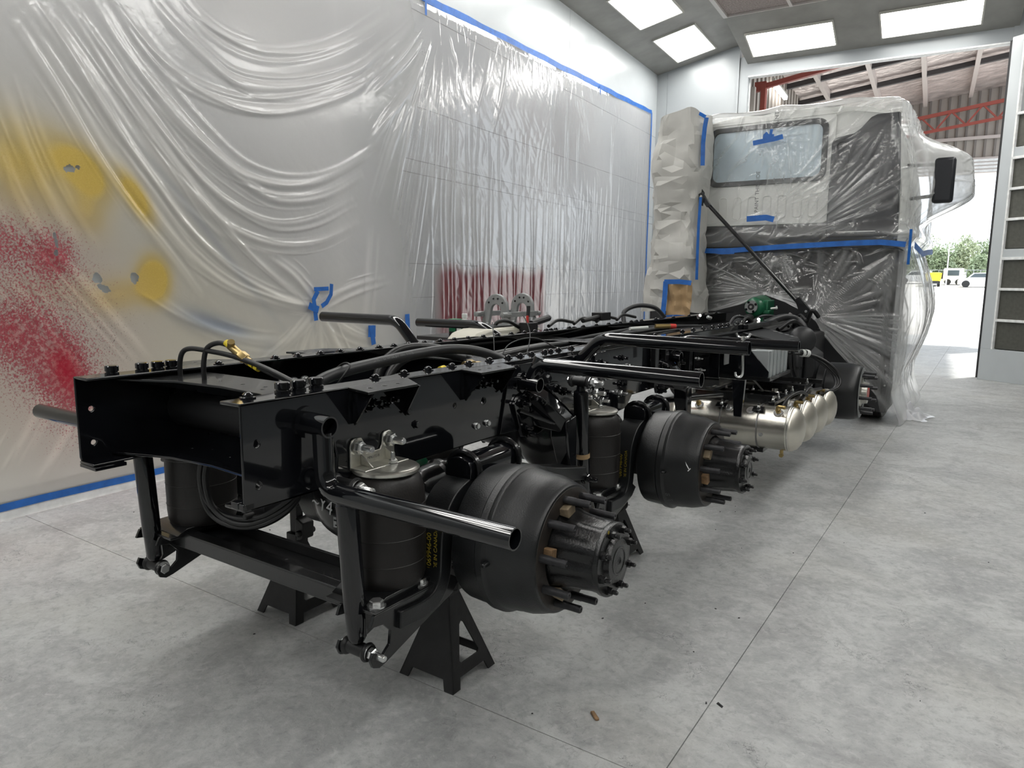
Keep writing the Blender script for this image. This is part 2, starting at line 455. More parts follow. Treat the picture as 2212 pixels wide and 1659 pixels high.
# room frame: the booth stands 3.4 degrees off the truck
TH = math.atan(.06); EX = Vector((math.cos(TH), math.sin(TH), 0)); EY = Vector((-math.sin(TH), math.cos(TH), 0)); RO = Vector((-2.67, 0, 0))
def rm(x, y, z): return RO + EX * x + EY * y + Vector((0, 0, z))
def roomify(mb): mb.v = [tuple(rm(*p)) for p in mb.v]; return mb

#==STRUCTURE==
# ================================================================== FLOOR
YB = 11.59
fl = struct('floor', MB().span((-8, -10, -.12), (14, 24, -.012)), 'wall_joint', smooth=0)
xs = [-8, -4.2, 1.308, 6.8, 14]; ys = [-10, .69, 11.75, 24]
for i in range(4):
    for j in range(3):
        g = .0017
        m_ = MB().span((xs[i] + g, ys[j] + g, -.012), (xs[i + 1] - g, ys[j + 1] - g, 0))
        obj('slab', m_, 'concrete', fl, loc=(0, 0, 0), smooth=0)

# ================================================================== BOOTH WALLS
H = 5.12
wl = struct('wall_left', roomify(MB().span((-.12, -9.0, 0), (-.006, YB + .1, H + .3))), 'wall_joint', smooth=0)
zs = [.0, 1.231, 1.576, 2.47, 2.60, 3.12, 4.02, H + .3]; yy = [-9.0, -4.8, -.6, 3.70, 7.95, YB]
for a, b in zip(zs[:-1], zs[1:]):
    for c, d in zip(yy[:-1], yy[1:]):
        obj('wall_panel', roomify(MB().span((-.006, c + .003, a + .0035), (0, d - .003, b - .0035))), 'wall_white', wl, loc=(0, 0, 0), smooth=0)
struct('baseboard_left', roomify(MB().hull([(0, -9.0, 0), (.022, -9.0, 0), (0, YB, 0), (.022, YB, 0), (0, -9.0, .062), (.014, -9.0, .062), (0, YB, .062), (.014, YB, .062)])), 'base_white', smooth=0)
wb = struct('wall_back', roomify(MB().span((-.1, YB, 0), (1.44, YB + .12, 5.6))), 'wall_white_dimmed', smooth=0)
obj('wall_panel', roomify(MB().span((.0, YB - .012, 0), (.185, YB, 5.6))), 'wall_white_dimmed', wb, smooth=0)
obj('wall_panel', roomify(MB().span((.195, YB - .006, 0), (1.42, YB, 5.6))), 'wall_white_dimmed', wb, smooth=0)
obj('corner_post', roomify(MB().span((1.42, YB - .03, 0), (1.45, YB + .12, 5.6))), 'wall_white_dimmed', wb, smooth=0)
obj('jamb_panel', roomify(MB().span((1.455, YB - .004, 0), (1.60, YB + .12, 5.2))), 'wall_white_dimmed', wb, smooth=0)
hd = struct('trim_1', roomify(MB().span((1.60, YB - .004, 4.87), (5.30, YB + .12, 5.2))), 'wall_white_dimmed', smooth=0)
obj('header_lip', roomify(MB().span((1.60, YB - .012, 4.865), (5.30, YB + .13, 4.885))), 'base_white', hd, smooth=0)
struct('trim_2', roomify(MB().span((1.595, YB + .10, 0), (1.615, YB + .14, 4.87))), 'base_white', smooth=0)
struct('wall_front', roomify(MB().span((5.30, YB - .02, 0), (5.42, YB + .12, 5.6))), 'wall_white_dimmed', smooth=0)
struct('wall_right', roomify(MB().span((6.9, -9.0, 0), (7.0, YB, 5.6))), 'wall_white_dimmed', smooth=0)
wr_ = bpy.data.objects['wall_right']
for k in range(14):
    for j in range(6):
        obj('filter_pane', roomify(MB().span((6.88, -8.9 + k * 1.45, .35 + j * .62), (6.905, -7.5 + k * 1.45, .93 + j * .62))), 'door_pane', wr_, smooth=0)
struct('wall_rear', roomify(MB().span((-.1, -9.1, 0), (7.0, -9.0, 5.6))), 'wall_white_dimmed', smooth=0)
struct('trim_3', roomify(MB().span((5.42, YB - .02, 0), (7.0, YB + .12, 5.6))), 'wall_white_dimmed', smooth=0)

# ================================================================== DOOR LEAF with filter panes (swung inwards)
LH = Vector(rm(5.285, 11.43, 0)); LD = (rm(6.35, 10.61, 0) - LH); LEN = LD.length; LD = LD.normalized(); LN = Vector((LD.y, -LD.x, 0))
if LN.y > 0: LN = -LN
def leaf(mb): mb.v = [tuple(LH + LD * p[0] + LN * p[1] + Vector((0, 0, p[2]))) for p in mb.v]; return mb
rows_z = [.47, .905, 1.36, 1.81, 2.40, 2.87, 3.33, 3.79, 4.85]
door = struct('door_1', leaf(MB().span((0, -.06, 0), (LEN, 0, .47)).span((0, -.06, .47), (.16, 0, 4.9)).span((LEN - .16, -.06, .47), (LEN, 0, 4.9)).span((.16, -.06, 1.80), (LEN - .16, 0, 1.93)).span((.16, -.06, 3.22), (LEN - .16, 0, 3.36)).span((.16, -.06, 4.8), (LEN - .16, 0, 4.9))), 'wall_white', smooth=0, bevel=.004)
def door_row(z0, z1):
    obj('filter_pane', leaf(MB().span((.19, -.045, z0 + .012), (LEN - .19, -.03, z1 - .012))), 'door_pane', door, smooth=0)
    obj('pane_rail', leaf(MB().span((.165, -.05, z1 - .025), (LEN - .16, .012, z1 + .012))), 'base_white', door, smooth=0, bevel=.003)
for z0, z1 in ((.47, .905), (.905, 1.36), (1.36, 1.80), (1.93, 2.36), (2.36, 2.79), (2.79, 3.22), (3.36, 3.83)):
    door_row(z0, z1)
obj('pane_stop', leaf(MB().span((.165, -.05, .47), (.19, .012, 4.8))), 'base_white', door, smooth=0)
obj('hinge_seal', leaf(MB().span((-.03, -.10, .02), (0, .0, 4.86))), 'door_dark', door, smooth=0)

# ================================================================== CEILING: sloping light coffers round a flat filter plenum
XI, YI = 1.50, 10.27
sl, sb = .22, .25
zl = lambda x: 5.10 + sl * x
zbk = lambda y: 5.08 + sb * (YB - y)
ZI = zl(XI)
ce = struct('ceiling', roomify(MB().add([(0, -9.0, zl(0)), (XI, -9.0, ZI), (XI, YI, ZI), (XI + .06, YB, zl(XI)), (0, YB, zl(0)),
     (0, -9.0, 5.9), (XI, -9.0, 5.9), (XI, YI, 5.9), (XI + .06, YB, 5.9), (0, YB, 5.9)],
     [(0, 1, 2, 3, 4), (5, 6, 7, 8, 9), (0, 1, 6, 5), (1, 2, 7, 6), (2, 3, 8, 7), (3, 4, 9, 8), (4, 0, 5, 9)])), 'ceiling_grey', smooth=0, loc=(0, 0, 0))
obj('back_coffer', roomify(MB().add([(XI + .08, YB, zbk(YB)), (5.36, YB, zbk(YB)), (5.36, YI, ZI - .002), (XI, YI, ZI - .002), (XI + .08, YB, 5.9), (5.36, YB, 5.9), (5.36, YI, 5.9), (XI, YI, 5.9)],
     [(0, 1, 2, 3), (4, 5, 6, 7), (0, 1, 5, 4), (1, 2, 6, 5), (2, 3, 7, 6), (3, 0, 4, 7)])), 'ceiling_grey', ce, smooth=0)
obj('right_coffer', roomify(MB().add([(5.36, -9.0, ZI), (6.9, -9.0, 5.1), (6.9, YB, 5.1), (5.36, YB, ZI), (5.36, -9.0, 5.9), (6.9, -9.0, 5.9), (6.9, YB, 5.9), (5.36, YB, 5.9)],
     [(0, 1, 2, 3), (4, 5, 6, 7), (0, 1, 5, 4), (1, 2, 6, 5), (2, 3, 7, 6), (3, 0, 4, 7)])), 'ceiling_grey', ce, smooth=0)
obj('rear_coffer', roomify(MB().span((XI, -9.0, ZI), (5.36, -7.5, 5.9))), 'ceiling_grey', ce, smooth=0)
fy = np.linspace(-7.5, YI, 15); fx = np.linspace(XI, 5.36, 5)
for i in range(4):
    for j in range(14):
        obj('filter_panel', roomify(MB().span((fx[i] + .02, fy[j] + .02, ZI + .03), (fx[i + 1] - .02, fy[j + 1] - .02, ZI + .05))), 'filter_media', ce, smooth=0)
for j in range(15):
    obj('filter_rail', roomify(MB().span((XI, fy[j] - .022, ZI), (5.36, fy[j] + .022, ZI + .05))), 'filter_rail', ce, smooth=0)
for i in range(5):
    w_ = .045 if i in (0, 4) else .022
    obj('filter_rail', roomify(MB().span((fx[i] - w_, -7.5, ZI - .004), (fx[i] + w_, YI, ZI + .05))), 'filter_rail', ce, smooth=0)

# ================================================================== CEILING LIGHTS
def lamp(x0, x1, y0, y1, zf, label, group='booth ceiling light panels'):
    c = [(x0, y0), (x1, y0), (x1, y1), (x0, y1)]
    def q(e, dz): return [rm(x + (e if x == x1 else -e), y + (e if y == y1 else -e), zf(x, y) - dz) for x, y in c]
    mid = sum((Vector(p) for p in q(0, 0)), Vector()) / 4
    r = empty('ceiling_light', mid, label, 'light', group)
    obj('diffuser', MB().add(q(-.004, .012) + q(-.004, .002), [(0, 1, 2, 3), (4, 5, 6, 7), (0, 1, 5, 4), (1, 2, 6, 5), (2, 3, 7, 6), (3, 0, 4, 7)]), 'lamp_panel', r, smooth=0)
    o1, i1, o2, i2 = q(.022, .022), q(0, .022), q(.022, -.01), q(0, -.01)
    fs = []
    for k in range(4):
        j = (k + 1) % 4
        fs += [(k, j, 4 + j, 4 + k), (k, j, 8 + j, 8 + k), (4 + k, 4 + j, 12 + j, 12 + k), (8 + k, 8 + j, 12 + j, 12 + k)]
    obj('lamp_frame', MB().add(o1 + i1 + o2 + i2, fs), 'lamp_frame', r, smooth=0)
lf = lambda x, y: zl(x)
lamp(.46, 1.10, 10.02, 11.28, lf, 'square looking ceiling light in the left slope, nearest the back corner')
lamp(.46, 1.10, 8.17, 9.43, lf, 'ceiling light in the left slope cut by the top edge of the photo')
for k in range(1, 9):
    lamp(.46, 1.10, 8.17 - 1.85 * k, 9.43 - 1.85 * k, lf, 'ceiling light panel further along the left slope, above the photo, bay %s' % ('two', 'three', 'four', 'five', 'six', 'seven', 'eight', 'nine')[k - 1])
bf = lambda x, y: zbk(y)
lamp(1.72, 2.97, 10.74, 11.36, bf, 'wide ceiling light over the doorway, left of the two')
lamp(3.62, 4.88, 10.74, 11.36, bf, 'wide ceiling light over the doorway, right of the two')
rf = lambda x, y: ZI - (x - 5.36) * (ZI - 5.1) / 1.54
for k in range(9):
    lamp(5.8, 6.42, 9.0 - 1.95 * k, 10.26 - 1.95 * k, rf, 'ceiling light panel in the right slope, out of the photo, bay %s' % ('one', 'two', 'three', 'four', 'five', 'six', 'seven', 'eight', 'nine')[k])

# ================================================================== HALL BEYOND THE DOOR
HX0 = 1.38
hallw = struct('wall_left', roomify(MB().span((HX0 - .1, YB + .2, 0), (HX0 - .02, 21.5, 6.6))), 'hall_sheet_dark', smooth=0)
for k in range(26):
    y = 11.9 + k * .36
    obj('sheet_rib', roomify(MB().span((HX0 - .03, y, 0), (HX0 + .012, y + .16, 6.5))), 'hall_sheet', hallw, smooth=0)
zroof = lambda x: 5.55 + .125 * x
roof = struct('ceiling.001', roomify(MB().add([(HX0, YB + .13, zroof(HX0) + .2), (9, YB + .13, zroof(9) + .2), (9, 21.6, zroof(9) + .2), (HX0, 21.6, zroof(HX0) + .2),
      (HX0, YB + .13, zroof(HX0) + .26), (9, YB + .13, zroof(9) + .26), (9, 21.6, zroof(9) + .26), (HX0, 21.6, zroof(HX0) + .26)],
      [(0, 1, 2, 3), (4, 5, 6, 7), (0, 1, 5, 4), (1, 2, 6, 5), (2, 3, 7, 6), (3, 0, 4, 7)])), 'hall_foil', loc=(0, 0, 0), smooth=0)
for k, x in enumerate((2.05, 3.05, 4.05, 5.05, 6.05, 7.05)):
    z = zroof(x)
    obj('purlin', roomify(MB().hull([(x - .045, YB + .15, z + .2), (x + .045, YB + .15, z + .2), (x - .045, YB + .15, z), (x + .045, YB + .15, z), (x - .045, 21.1, z + .2), (x + .045, 21.1, z + .2), (x - .045, 21.1, z), (x + .045, 21.1, z)])), 'hall_purlin', roof, smooth=0)
for y in (12.9, 14.6, 16.3, 18.0):
    obj('bridging_bar', roomify(MB().hull([(HX0, y - .05, zroof(HX0) + .02), (HX0, y + .05, zroof(HX0) + .02), (HX0, y - .05, zroof(HX0) + .13), (HX0, y + .05, zroof(HX0) + .13), (8, y - .05, zroof(8) + .02), (8, y + .05, zroof(8) + .02), (8, y - .05, zroof(8) + .13), (8, y + .05, zroof(8) + .13)])), 'hall_rafter', roof, smooth=0)
# red truss on the far gable
tr_ = MB(); y = 21.1
tz = lambda x: 5.42 + .14 * (x - 1.4); bz = lambda x: 5.05 + .13 * (x - 1.4)
def bar(mb, a, b, w): 
    a = Vector(a); b = Vector(b); d = (b - a).normalized(); rotm = rot_axes(d, (0, 0, 1) if abs(d.z) < .9 else (1, 0, 0)).to_matrix()
    return mb.box((a + b) / 2, ((b - a).length, w, w), rotm)
trm = struct('trim_4', roomify(bar(MB(), (HX0, y, tz(HX0)), (8, y, tz(8)), .085)), 'hall_steel_red', smooth=0)
obj('bottom_chord', roomify(bar(MB(), (HX0, y, bz(HX0)), (8, y, bz(8)), .07)), 'hall_steel_red', trm, smooth=0)
for k in range(9):
    x = 1.6 + k * .68
    obj('truss_web', roomify(bar(MB(), (x, y, bz(x)), (x + .34, y, tz(x + .34)), .04)), 'hall_steel_red', trm, smooth=0)
    obj('truss_web', roomify(bar(MB(), (x + .34, y, tz(x + .34)), (x + .68, y, bz(x + .68)), .04)), 'hall_steel_red', trm, smooth=0)
gab = struct('wall_far', roomify(MB().span((HX0, 21.52, 4.72), (9, 21.6, 7.2))), 'hall_sheet', smooth=0)
for k in range(34):
    x = 1.5 + k * .22
    obj('sheet_rib', roomify(MB().span((x, 21.47, 4.72), (x + .05, 21.53, 7.0))), 'hall_sheet_dark', gab, smooth=0)
obj('girt', roomify(MB().span((HX0, 21.40, 5.18), (8, 21.47, 5.26))), 'hall_purlin', gab, smooth=0)
cur = struct('door_2', roomify(MB().span((HX0, 21.42, 4.32), (8, 21.58, 4.72))), 'hall_purlin', smooth=0)
for k in range(4): obj('shutter_slat', roomify(MB().span((HX0, 21.40, 4.34 + k * .09), (8, 21.43, 4.40 + k * .09))), 'base_white', cur, smooth=0)
colm = struct('trim_5', roomify(MB().span((1.62, 12.52, 0), (1.70, 12.68, 4.98)).span((1.50, 12.55, 4.86), (1.70, 12.65, 5.02))), 'hall_steel_red', smooth=0)
struct('trim_6', roomify(MB().span((1.44, 12.2, 0), (1.585, 12.3, 4.86))), 'hall_column', smooth=0)
struct('trim_7', roomify(bar(MB(), (1.62, 12.6, 4.93), (6.5, 12.6, 5.75), .085)), 'hall_steel_red', smooth=0)
t = empty('strip_light', rm(1.48, 15.0, 5.40), 'small bright strip light high on the hall wall beside the red column', 'light')
obj('tube', roomify(bar(MB(), (1.50, 14.3, 5.40), (1.50, 15.6, 5.40), .07)), 'lamp_panel', t, smooth=0)
obj('batten', roomify(bar(MB(), (1.50, 14.2, 5.46), (1.50, 15.7, 5.46), .06)), 'lamp_frame', t, smooth=0)

# ================================================================== OUTSIDE
yd = struct('ground', roomify(MB().add([(-40, 21.62, 0), (60, 21.62, 0), (60, 110, 3.0), (-40, 110, 3.0), (-40, 21.62, -.2), (60, 21.62, -.2), (60, 110, 2.8), (-40, 110, 2.8)], [(0, 1, 2, 3), (4, 5, 6, 7), (0, 1, 5, 4), (1, 2, 6, 5), (2, 3, 7, 6), (3, 0, 4, 7)])), 'yard', smooth=0)
gz = lambda y: max(0, (y - 21.62) / (110 - 21.62) * 3.0)
def tree(x, y, h, w, leaf_m, label, seed):
    z0 = gz(y); t = empty('tree', rm(x, y, z0), label, 'tree', 'trees beyond the yard')
    rg = random.Random(seed)
    obj('trunk', roomify(MB().cyl((x, y, z0), (x, y, z0 + h * .5), .16, 8, .08)), 'bark', t)
    n = 2600
    c = []; f = []
    lobes = [(rg.uniform(-.5, .5) * w, rg.uniform(-.5, .5) * w, rg.uniform(.25, .92) * h, rg.uniform(.28, .5) * w * (1.1)) for _ in range(16)]
    for i in range(n):
        lx, ly, lz, lr = rg.choice(lobes); th = rg.uniform(0, 2 * PI); ph = math.acos(rg.uniform(-1, 1)); rr = lr * rg.uniform(.7, 1.05)
        taper = 1 - .45 * max(0, lz / h - .5)
        p = Vector((x + lx * taper + rr * math.sin(ph) * math.cos(th), y + ly * taper + rr * math.sin(ph) * math.sin(th), z0 + lz + rr * 1.3 * math.cos(ph)))
        if p.z < z0 + .15: continue
        s_ = rg.uniform(.07, .15); a = Vector((rg.uniform(-1, 1), rg.uniform(-1, 1), rg.uniform(-1, 1))).normalized() * s_; b = a.orthogonal().normalized() * s_ * .8
        k = len(c); c += [p - a, p + b, p + a, p - b]; f.append((k, k + 1, k + 2, k + 3))
    o = obj('crown', roomify(MB().add(c, f)), leaf_m, t, smooth=0); o['kind'] = 'stuff'
TX = [(3.3, 72, 4.4, 1.5, 'leaf_a', 'rounded tree half hidden by the wrapped cab'), (5.0, 78, 4.7, 1.9, 'leaf_b', 'bushy tree above the parked yellow truck'), (6.6, 74, 4.0, 1.4, 'leaf_a', 'darker tree just right of the yellow truck'),
      (8.2, 80, 4.9, 1.9, 'leaf_b', 'tall pale tree behind the lamp pole'), (9.3, 72, 2.6, 1.1, 'leaf_a', 'low round bush right of the lamp pole'), (10.2, 79, 4.6, 1.8, 'leaf_a', 'tree rising over the white car'), (12.0, 76, 4.3, 1.7, 'leaf_b', 'tree at the right side of the doorway view')]
for i, a in enumerate(TX): tree(a[0] - 1.2, a[1] + 2.5 * (i % 3), a[2] * .72, a[3], a[4], a[5], 30 + i)
py = 56.; pz = gz(py)
t = empty('lamp_post', rm(5.42, py, pz), 'thin white lamp post standing in the yard before the trees', 'post')
obj('pole', roomify(MB().cyl((5.42, py, pz), (5.42, py, pz + 2.9), .045, 8, .03)), 'car_white', t); obj('lamp_head', roomify(MB().span((5.34, py - .1, pz + 2.86), (5.50, py + .3, pz + 2.95))), 'car_white', t)
# yellow truck seen end on
y = 58.; z = gz(y)
t = empty('yellow_truck', rm(4.62, y, z), 'small yellow tipper truck parked far out in the bright yard', 'truck')
obj('tray', roomify(MB().hull([(4.2, y, z + .42), (5.1, y, z + .42), (4.14, y, z + .98), (5.16, y, z + .98), (4.2, y + 2.5, z + .42), (5.1, y + 2.5, z + .42), (4.14, y + 2.5, z + .98), (5.16, y + 2.5, z + .98)])), 'truck_yellow', t, smooth=0, bevel=.02)
obj('chassis', roomify(MB().span((4.3, y, z + .28), (5.0, y + 4, z + .42)).span((4.25, y - .04, z + .22), (5.05, y, z + .32))), 'plastic_dark', t, smooth=0)
obj('cab', roomify(MB().span((4.2, y + 2.6, z + .4), (5.1, y + 3.9, z + 1.05))), 'truck_yellow', t, smooth=0, bevel=.05)
for x in (4.22, 4.92):
    for yw in (y + .5, y + 3.2): obj('wheel', roomify(MB().cyl((x, yw, z + .2), (x + .17, yw, z + .2), .2, 14)), 'tyre', t)
def car(x, y, ln, label, dark=False):
    z = gz(y); t = empty('parked_car', rm(x, y, z), label, 'car', 'cars parked in the yard')
    pr = [(0, .2), (0, .5), (.22, .62), (.8, .66), (1.25, 1.0), (2.3, 1.02), (3.0, .70), (ln - .1, .66), (ln, .5), (ln, .2)]
    obj('body', roomify(MB().plate(pr, lambda u, v, w: (x + u * .72, y + w, z + v), 1.5)), 'car_white', t, smooth=0, bevel=.03)
    obj('side_glass', roomify(MB().plate([(.92, .7), (1.3, .95), (2.25, .96), (2.8, .7)], lambda u, v, w: (x + u * .72, y - .02 + w, z + v), .03)), 'car_glass', t, smooth=0)
    for u in (.65, ln - .75): obj('wheel', roomify(MB().cyl((x + u * .72, y - .04, z + .24), (x + u * .72, y + .2, z + .24), .24, 14)), 'tyre', t)
car(6.15, 57.5, 3.6, 'white ute parked at the right of the doorway view')
car(2.2, 64, 3.6, 'white car partly hidden behind the wrapped cab')
t = empty('parked_van', rm(5.3, 62, gz(62)), 'dark windowed white van behind the lamp post', 'van')
z = gz(62); obj('body', roomify(MB().span((5.3, 62, z + .2), (6.6, 64, z + 1.25))), 'car_white', t, smooth=0, bevel=.06); obj('side_glass', roomify(MB().span((5.5, 61.97, z + .7), (6.3, 62, z + 1.1))), 'car_glass', t, smooth=0)
for u in (5.6, 6.3): obj('wheel', roomify(MB().cyl((u, 61.95, z + .22), (u, 62.2, z + .22), .22, 12)), 'tyre', t)
fe = MB()
for k in range(40): fe.span((-2 + k * .5, 69.95, gz(70)), (-1.95 + k * .5, 70, gz(70) + 1.0))
fe.span((-2, 69.96, gz(70) + .95), (18, 69.99, gz(70) + 1.0)).span((-2, 69.96, gz(70) + .1), (18, 69.99, gz(70) + .16))
tag(obj('yard_fence', roomify(fe), 'galvanised', smooth=0), 'long wire fence line under the trees', 'fence')
#==FILM==
# ================================================================== PLASTIC SHEET ON THE LEFT WALL
FOLDS = [[(0.78,2.45),(0.87,2.12),(0.98,1.84),(1.12,1.58)],[(0.88,2.79),(1.08,2.49),(1.27,2.15),(1.49,1.83),(1.74,1.54),(1.94,1.28)],[(1.04,2.94),(1.23,2.66),(1.43,2.34),(1.67,2.03),(1.93,1.71),(2.27,1.45),(2.66,1.27),(2.98,1.19)],[(1.18,3.03),(1.38,2.78),(1.57,2.51),(1.81,2.20),(2.09,1.88),(2.40,1.59),(2.76,1.34),(3.01,1.21)],[(1.32,3.08),(1.50,2.84),(1.74,2.61),(2.01,2.38),(2.31,2.20),(2.70,2.15),(3.15,2.24),(3.61,2.47),(3.80,2.60)],[(1.49,3.14),(1.63,2.96),(1.82,2.80),(2.06,2.71),(2.42,2.68),(2.82,2.75),(3.29,2.92),(3.75,3.16),(4.08,3.48)],[(1.71,3.21),(1.87,3.08),(2.11,2.94),(2.34,2.85),(2.69,2.88),(3.13,3.01),(3.64,3.25),(4.15,3.62),(4.50,3.93)],[(1.99,3.30),(2.13,3.19),(2.40,3.12),(2.75,3.15),(3.19,3.30),(3.65,3.54),(4.09,3.85)],[(1.61,2.69),(1.83,2.47),(2.08,2.30),(2.35,2.14),(2.69,2.03),(3.20,2.11),(3.67,2.34)],[(1.56,2.34),(1.74,2.13),(1.98,1.93),(2.28,1.76),(2.68,1.68),(3.13,1.73),(3.59,1.92)],[(1.39,2.19),(1.62,1.87),(1.88,1.57),(2.22,1.35),(2.61,1.22),(2.95,1.16)],[(1.58,1.29),(1.93,1.08),(2.37,0.93),(2.83,0.88)],[(0.84,1.72),(1.08,1.41),(1.32,1.11),(1.55,0.82)],[(0.72,1.40),(0.87,1.13),(1.03,0.84)],[(0.73,2.09),(0.80,1.85),(0.91,1.62)],[(0.94,2.96),(1.13,2.74),(1.33,2.46),(1.55,2.16)],[(1.25,2.95),(1.46,2.69),(1.69,2.42),(1.95,2.15),(2.25,1.96),(2.64,1.85),(3.09,1.92),(3.54,2.12)],[(3.10,1.17),(2.84,0.96),(2.44,0.73)],[(3.10,1.17),(2.94,0.88),(2.82,0.65)],[(3.11,1.14),(3.12,0.86),(3.14,0.62)],[(3.11,1.14),(3.29,0.85),(3.43,0.63)],[(3.11,1.16),(3.50,0.92),(3.88,0.81)],[(3.11,1.18),(2.86,1.42),(2.62,1.56)],[(3.11,1.20),(3.51,1.34),(3.96,1.43)],[(3.10,1.18),(2.75,1.23),(2.39,1.35)],[(4.81,3.94),(4.53,3.47),(4.13,2.74),(3.88,2.20)],[(4.73,3.91),(4.49,3.24),(4.26,2.55),(4.11,2.01)],[(4.85,3.95),(4.68,3.19),(4.52,2.45),(4.32,1.61),(4.23,1.06)],[(4.93,3.93),(4.84,3.09),(4.75,2.29),(4.54,1.43),(4.42,1.06)],[(4.97,3.98),(5.03,3.54),(5.08,3.00),(5.06,2.32)],[(5.01,3.99),(5.17,3.67),(5.39,3.25)],[(4.77,3.97),(4.35,3.51),(3.88,3.11)],[(4.79,3.95),(4.42,3.31),(4.03,2.89),(3.80,2.64)],[(5.86,4.09),(5.77,3.72),(5.58,3.28)],[(6.22,4.09),(6.12,3.60),(5.87,3.03)],[(7.48,4.19),(7.37,3.70),(7.13,3.07),(7.08,2.54)],[(8.05,4.21),(8.39,3.72),(8.58,3.29)],[(9.77,4.30),(9.53,3.65),(9.50,2.79)],[(3.78,1.85),(3.73,1.43),(3.69,1.00)],[(0.86,0.72),(0.74,0.51),(0.63,0.34)],[(1.07,0.60),(0.92,0.39),(0.77,0.19)]]
def sstep(x, a, b): t = np.clip((x - a) / (b - a), 0, 1); return t * t * (3 - 2 * t)
ZTOP = lambda y: 4.18 + .035 * (y - 4.85)
def ridge_field(Yg, Zg, poly, width, amp, soft=1.0):
    """sum of a rounded crease that follows a polyline"""
    P = np.array([tuple(p) for p in poly])
    if Yg.size > 20000:
        pad = 3.2 * width
        ii = np.where((Yg[:, 0] > P[:, 0].min() - pad) & (Yg[:, 0] < P[:, 0].max() + pad))[0]
        out = np.zeros(Yg.shape)
        if len(ii):
            i0, i1 = ii[0], ii[-1] + 1; sub = (Zg[i0:i1] > P[:, 1].min() - pad) & (Zg[i0:i1] < P[:, 1].max() + pad); jj = np.where(sub.any(0))[0]
            if len(jj):
                j0, j1 = jj[0], jj[-1] + 1; out[i0:i1, j0:j1] = ridge_core(Yg[i0:i1, j0:j1], Zg[i0:i1, j0:j1], P, width, amp)
        return out
    return ridge_core(Yg, Zg, P, width, amp)
def ridge_core(Yg, Zg, P, width, amp):
    best = np.full(Yg.shape, 9.0); along = np.zeros(Yg.shape)
    n = len(P) - 1
    for i in range(n):
        a = P[i]; b = P[i + 1]; d = b - a; L2 = d @ d
        t = np.clip(((Yg - a[0]) * d[0] + (Zg - a[1]) * d[1]) / L2, 0, 1)
        dist = np.hypot(Yg - a[0] - t * d[0], Zg - a[1] - t * d[1])
        m = dist < best; best = np.where(m, dist, best); along = np.where(m, (i + t) / n, along)
    fade = np.sin(np.clip(along, .02, .98) * PI) ** .6
    return amp * fade * np.exp(-(best / width) ** 2)
def smooth_spline2(poly, n=6):
    return [(p.x, p.y) for p in spline([Vector((a, b, 0)) for a, b in poly], n)]
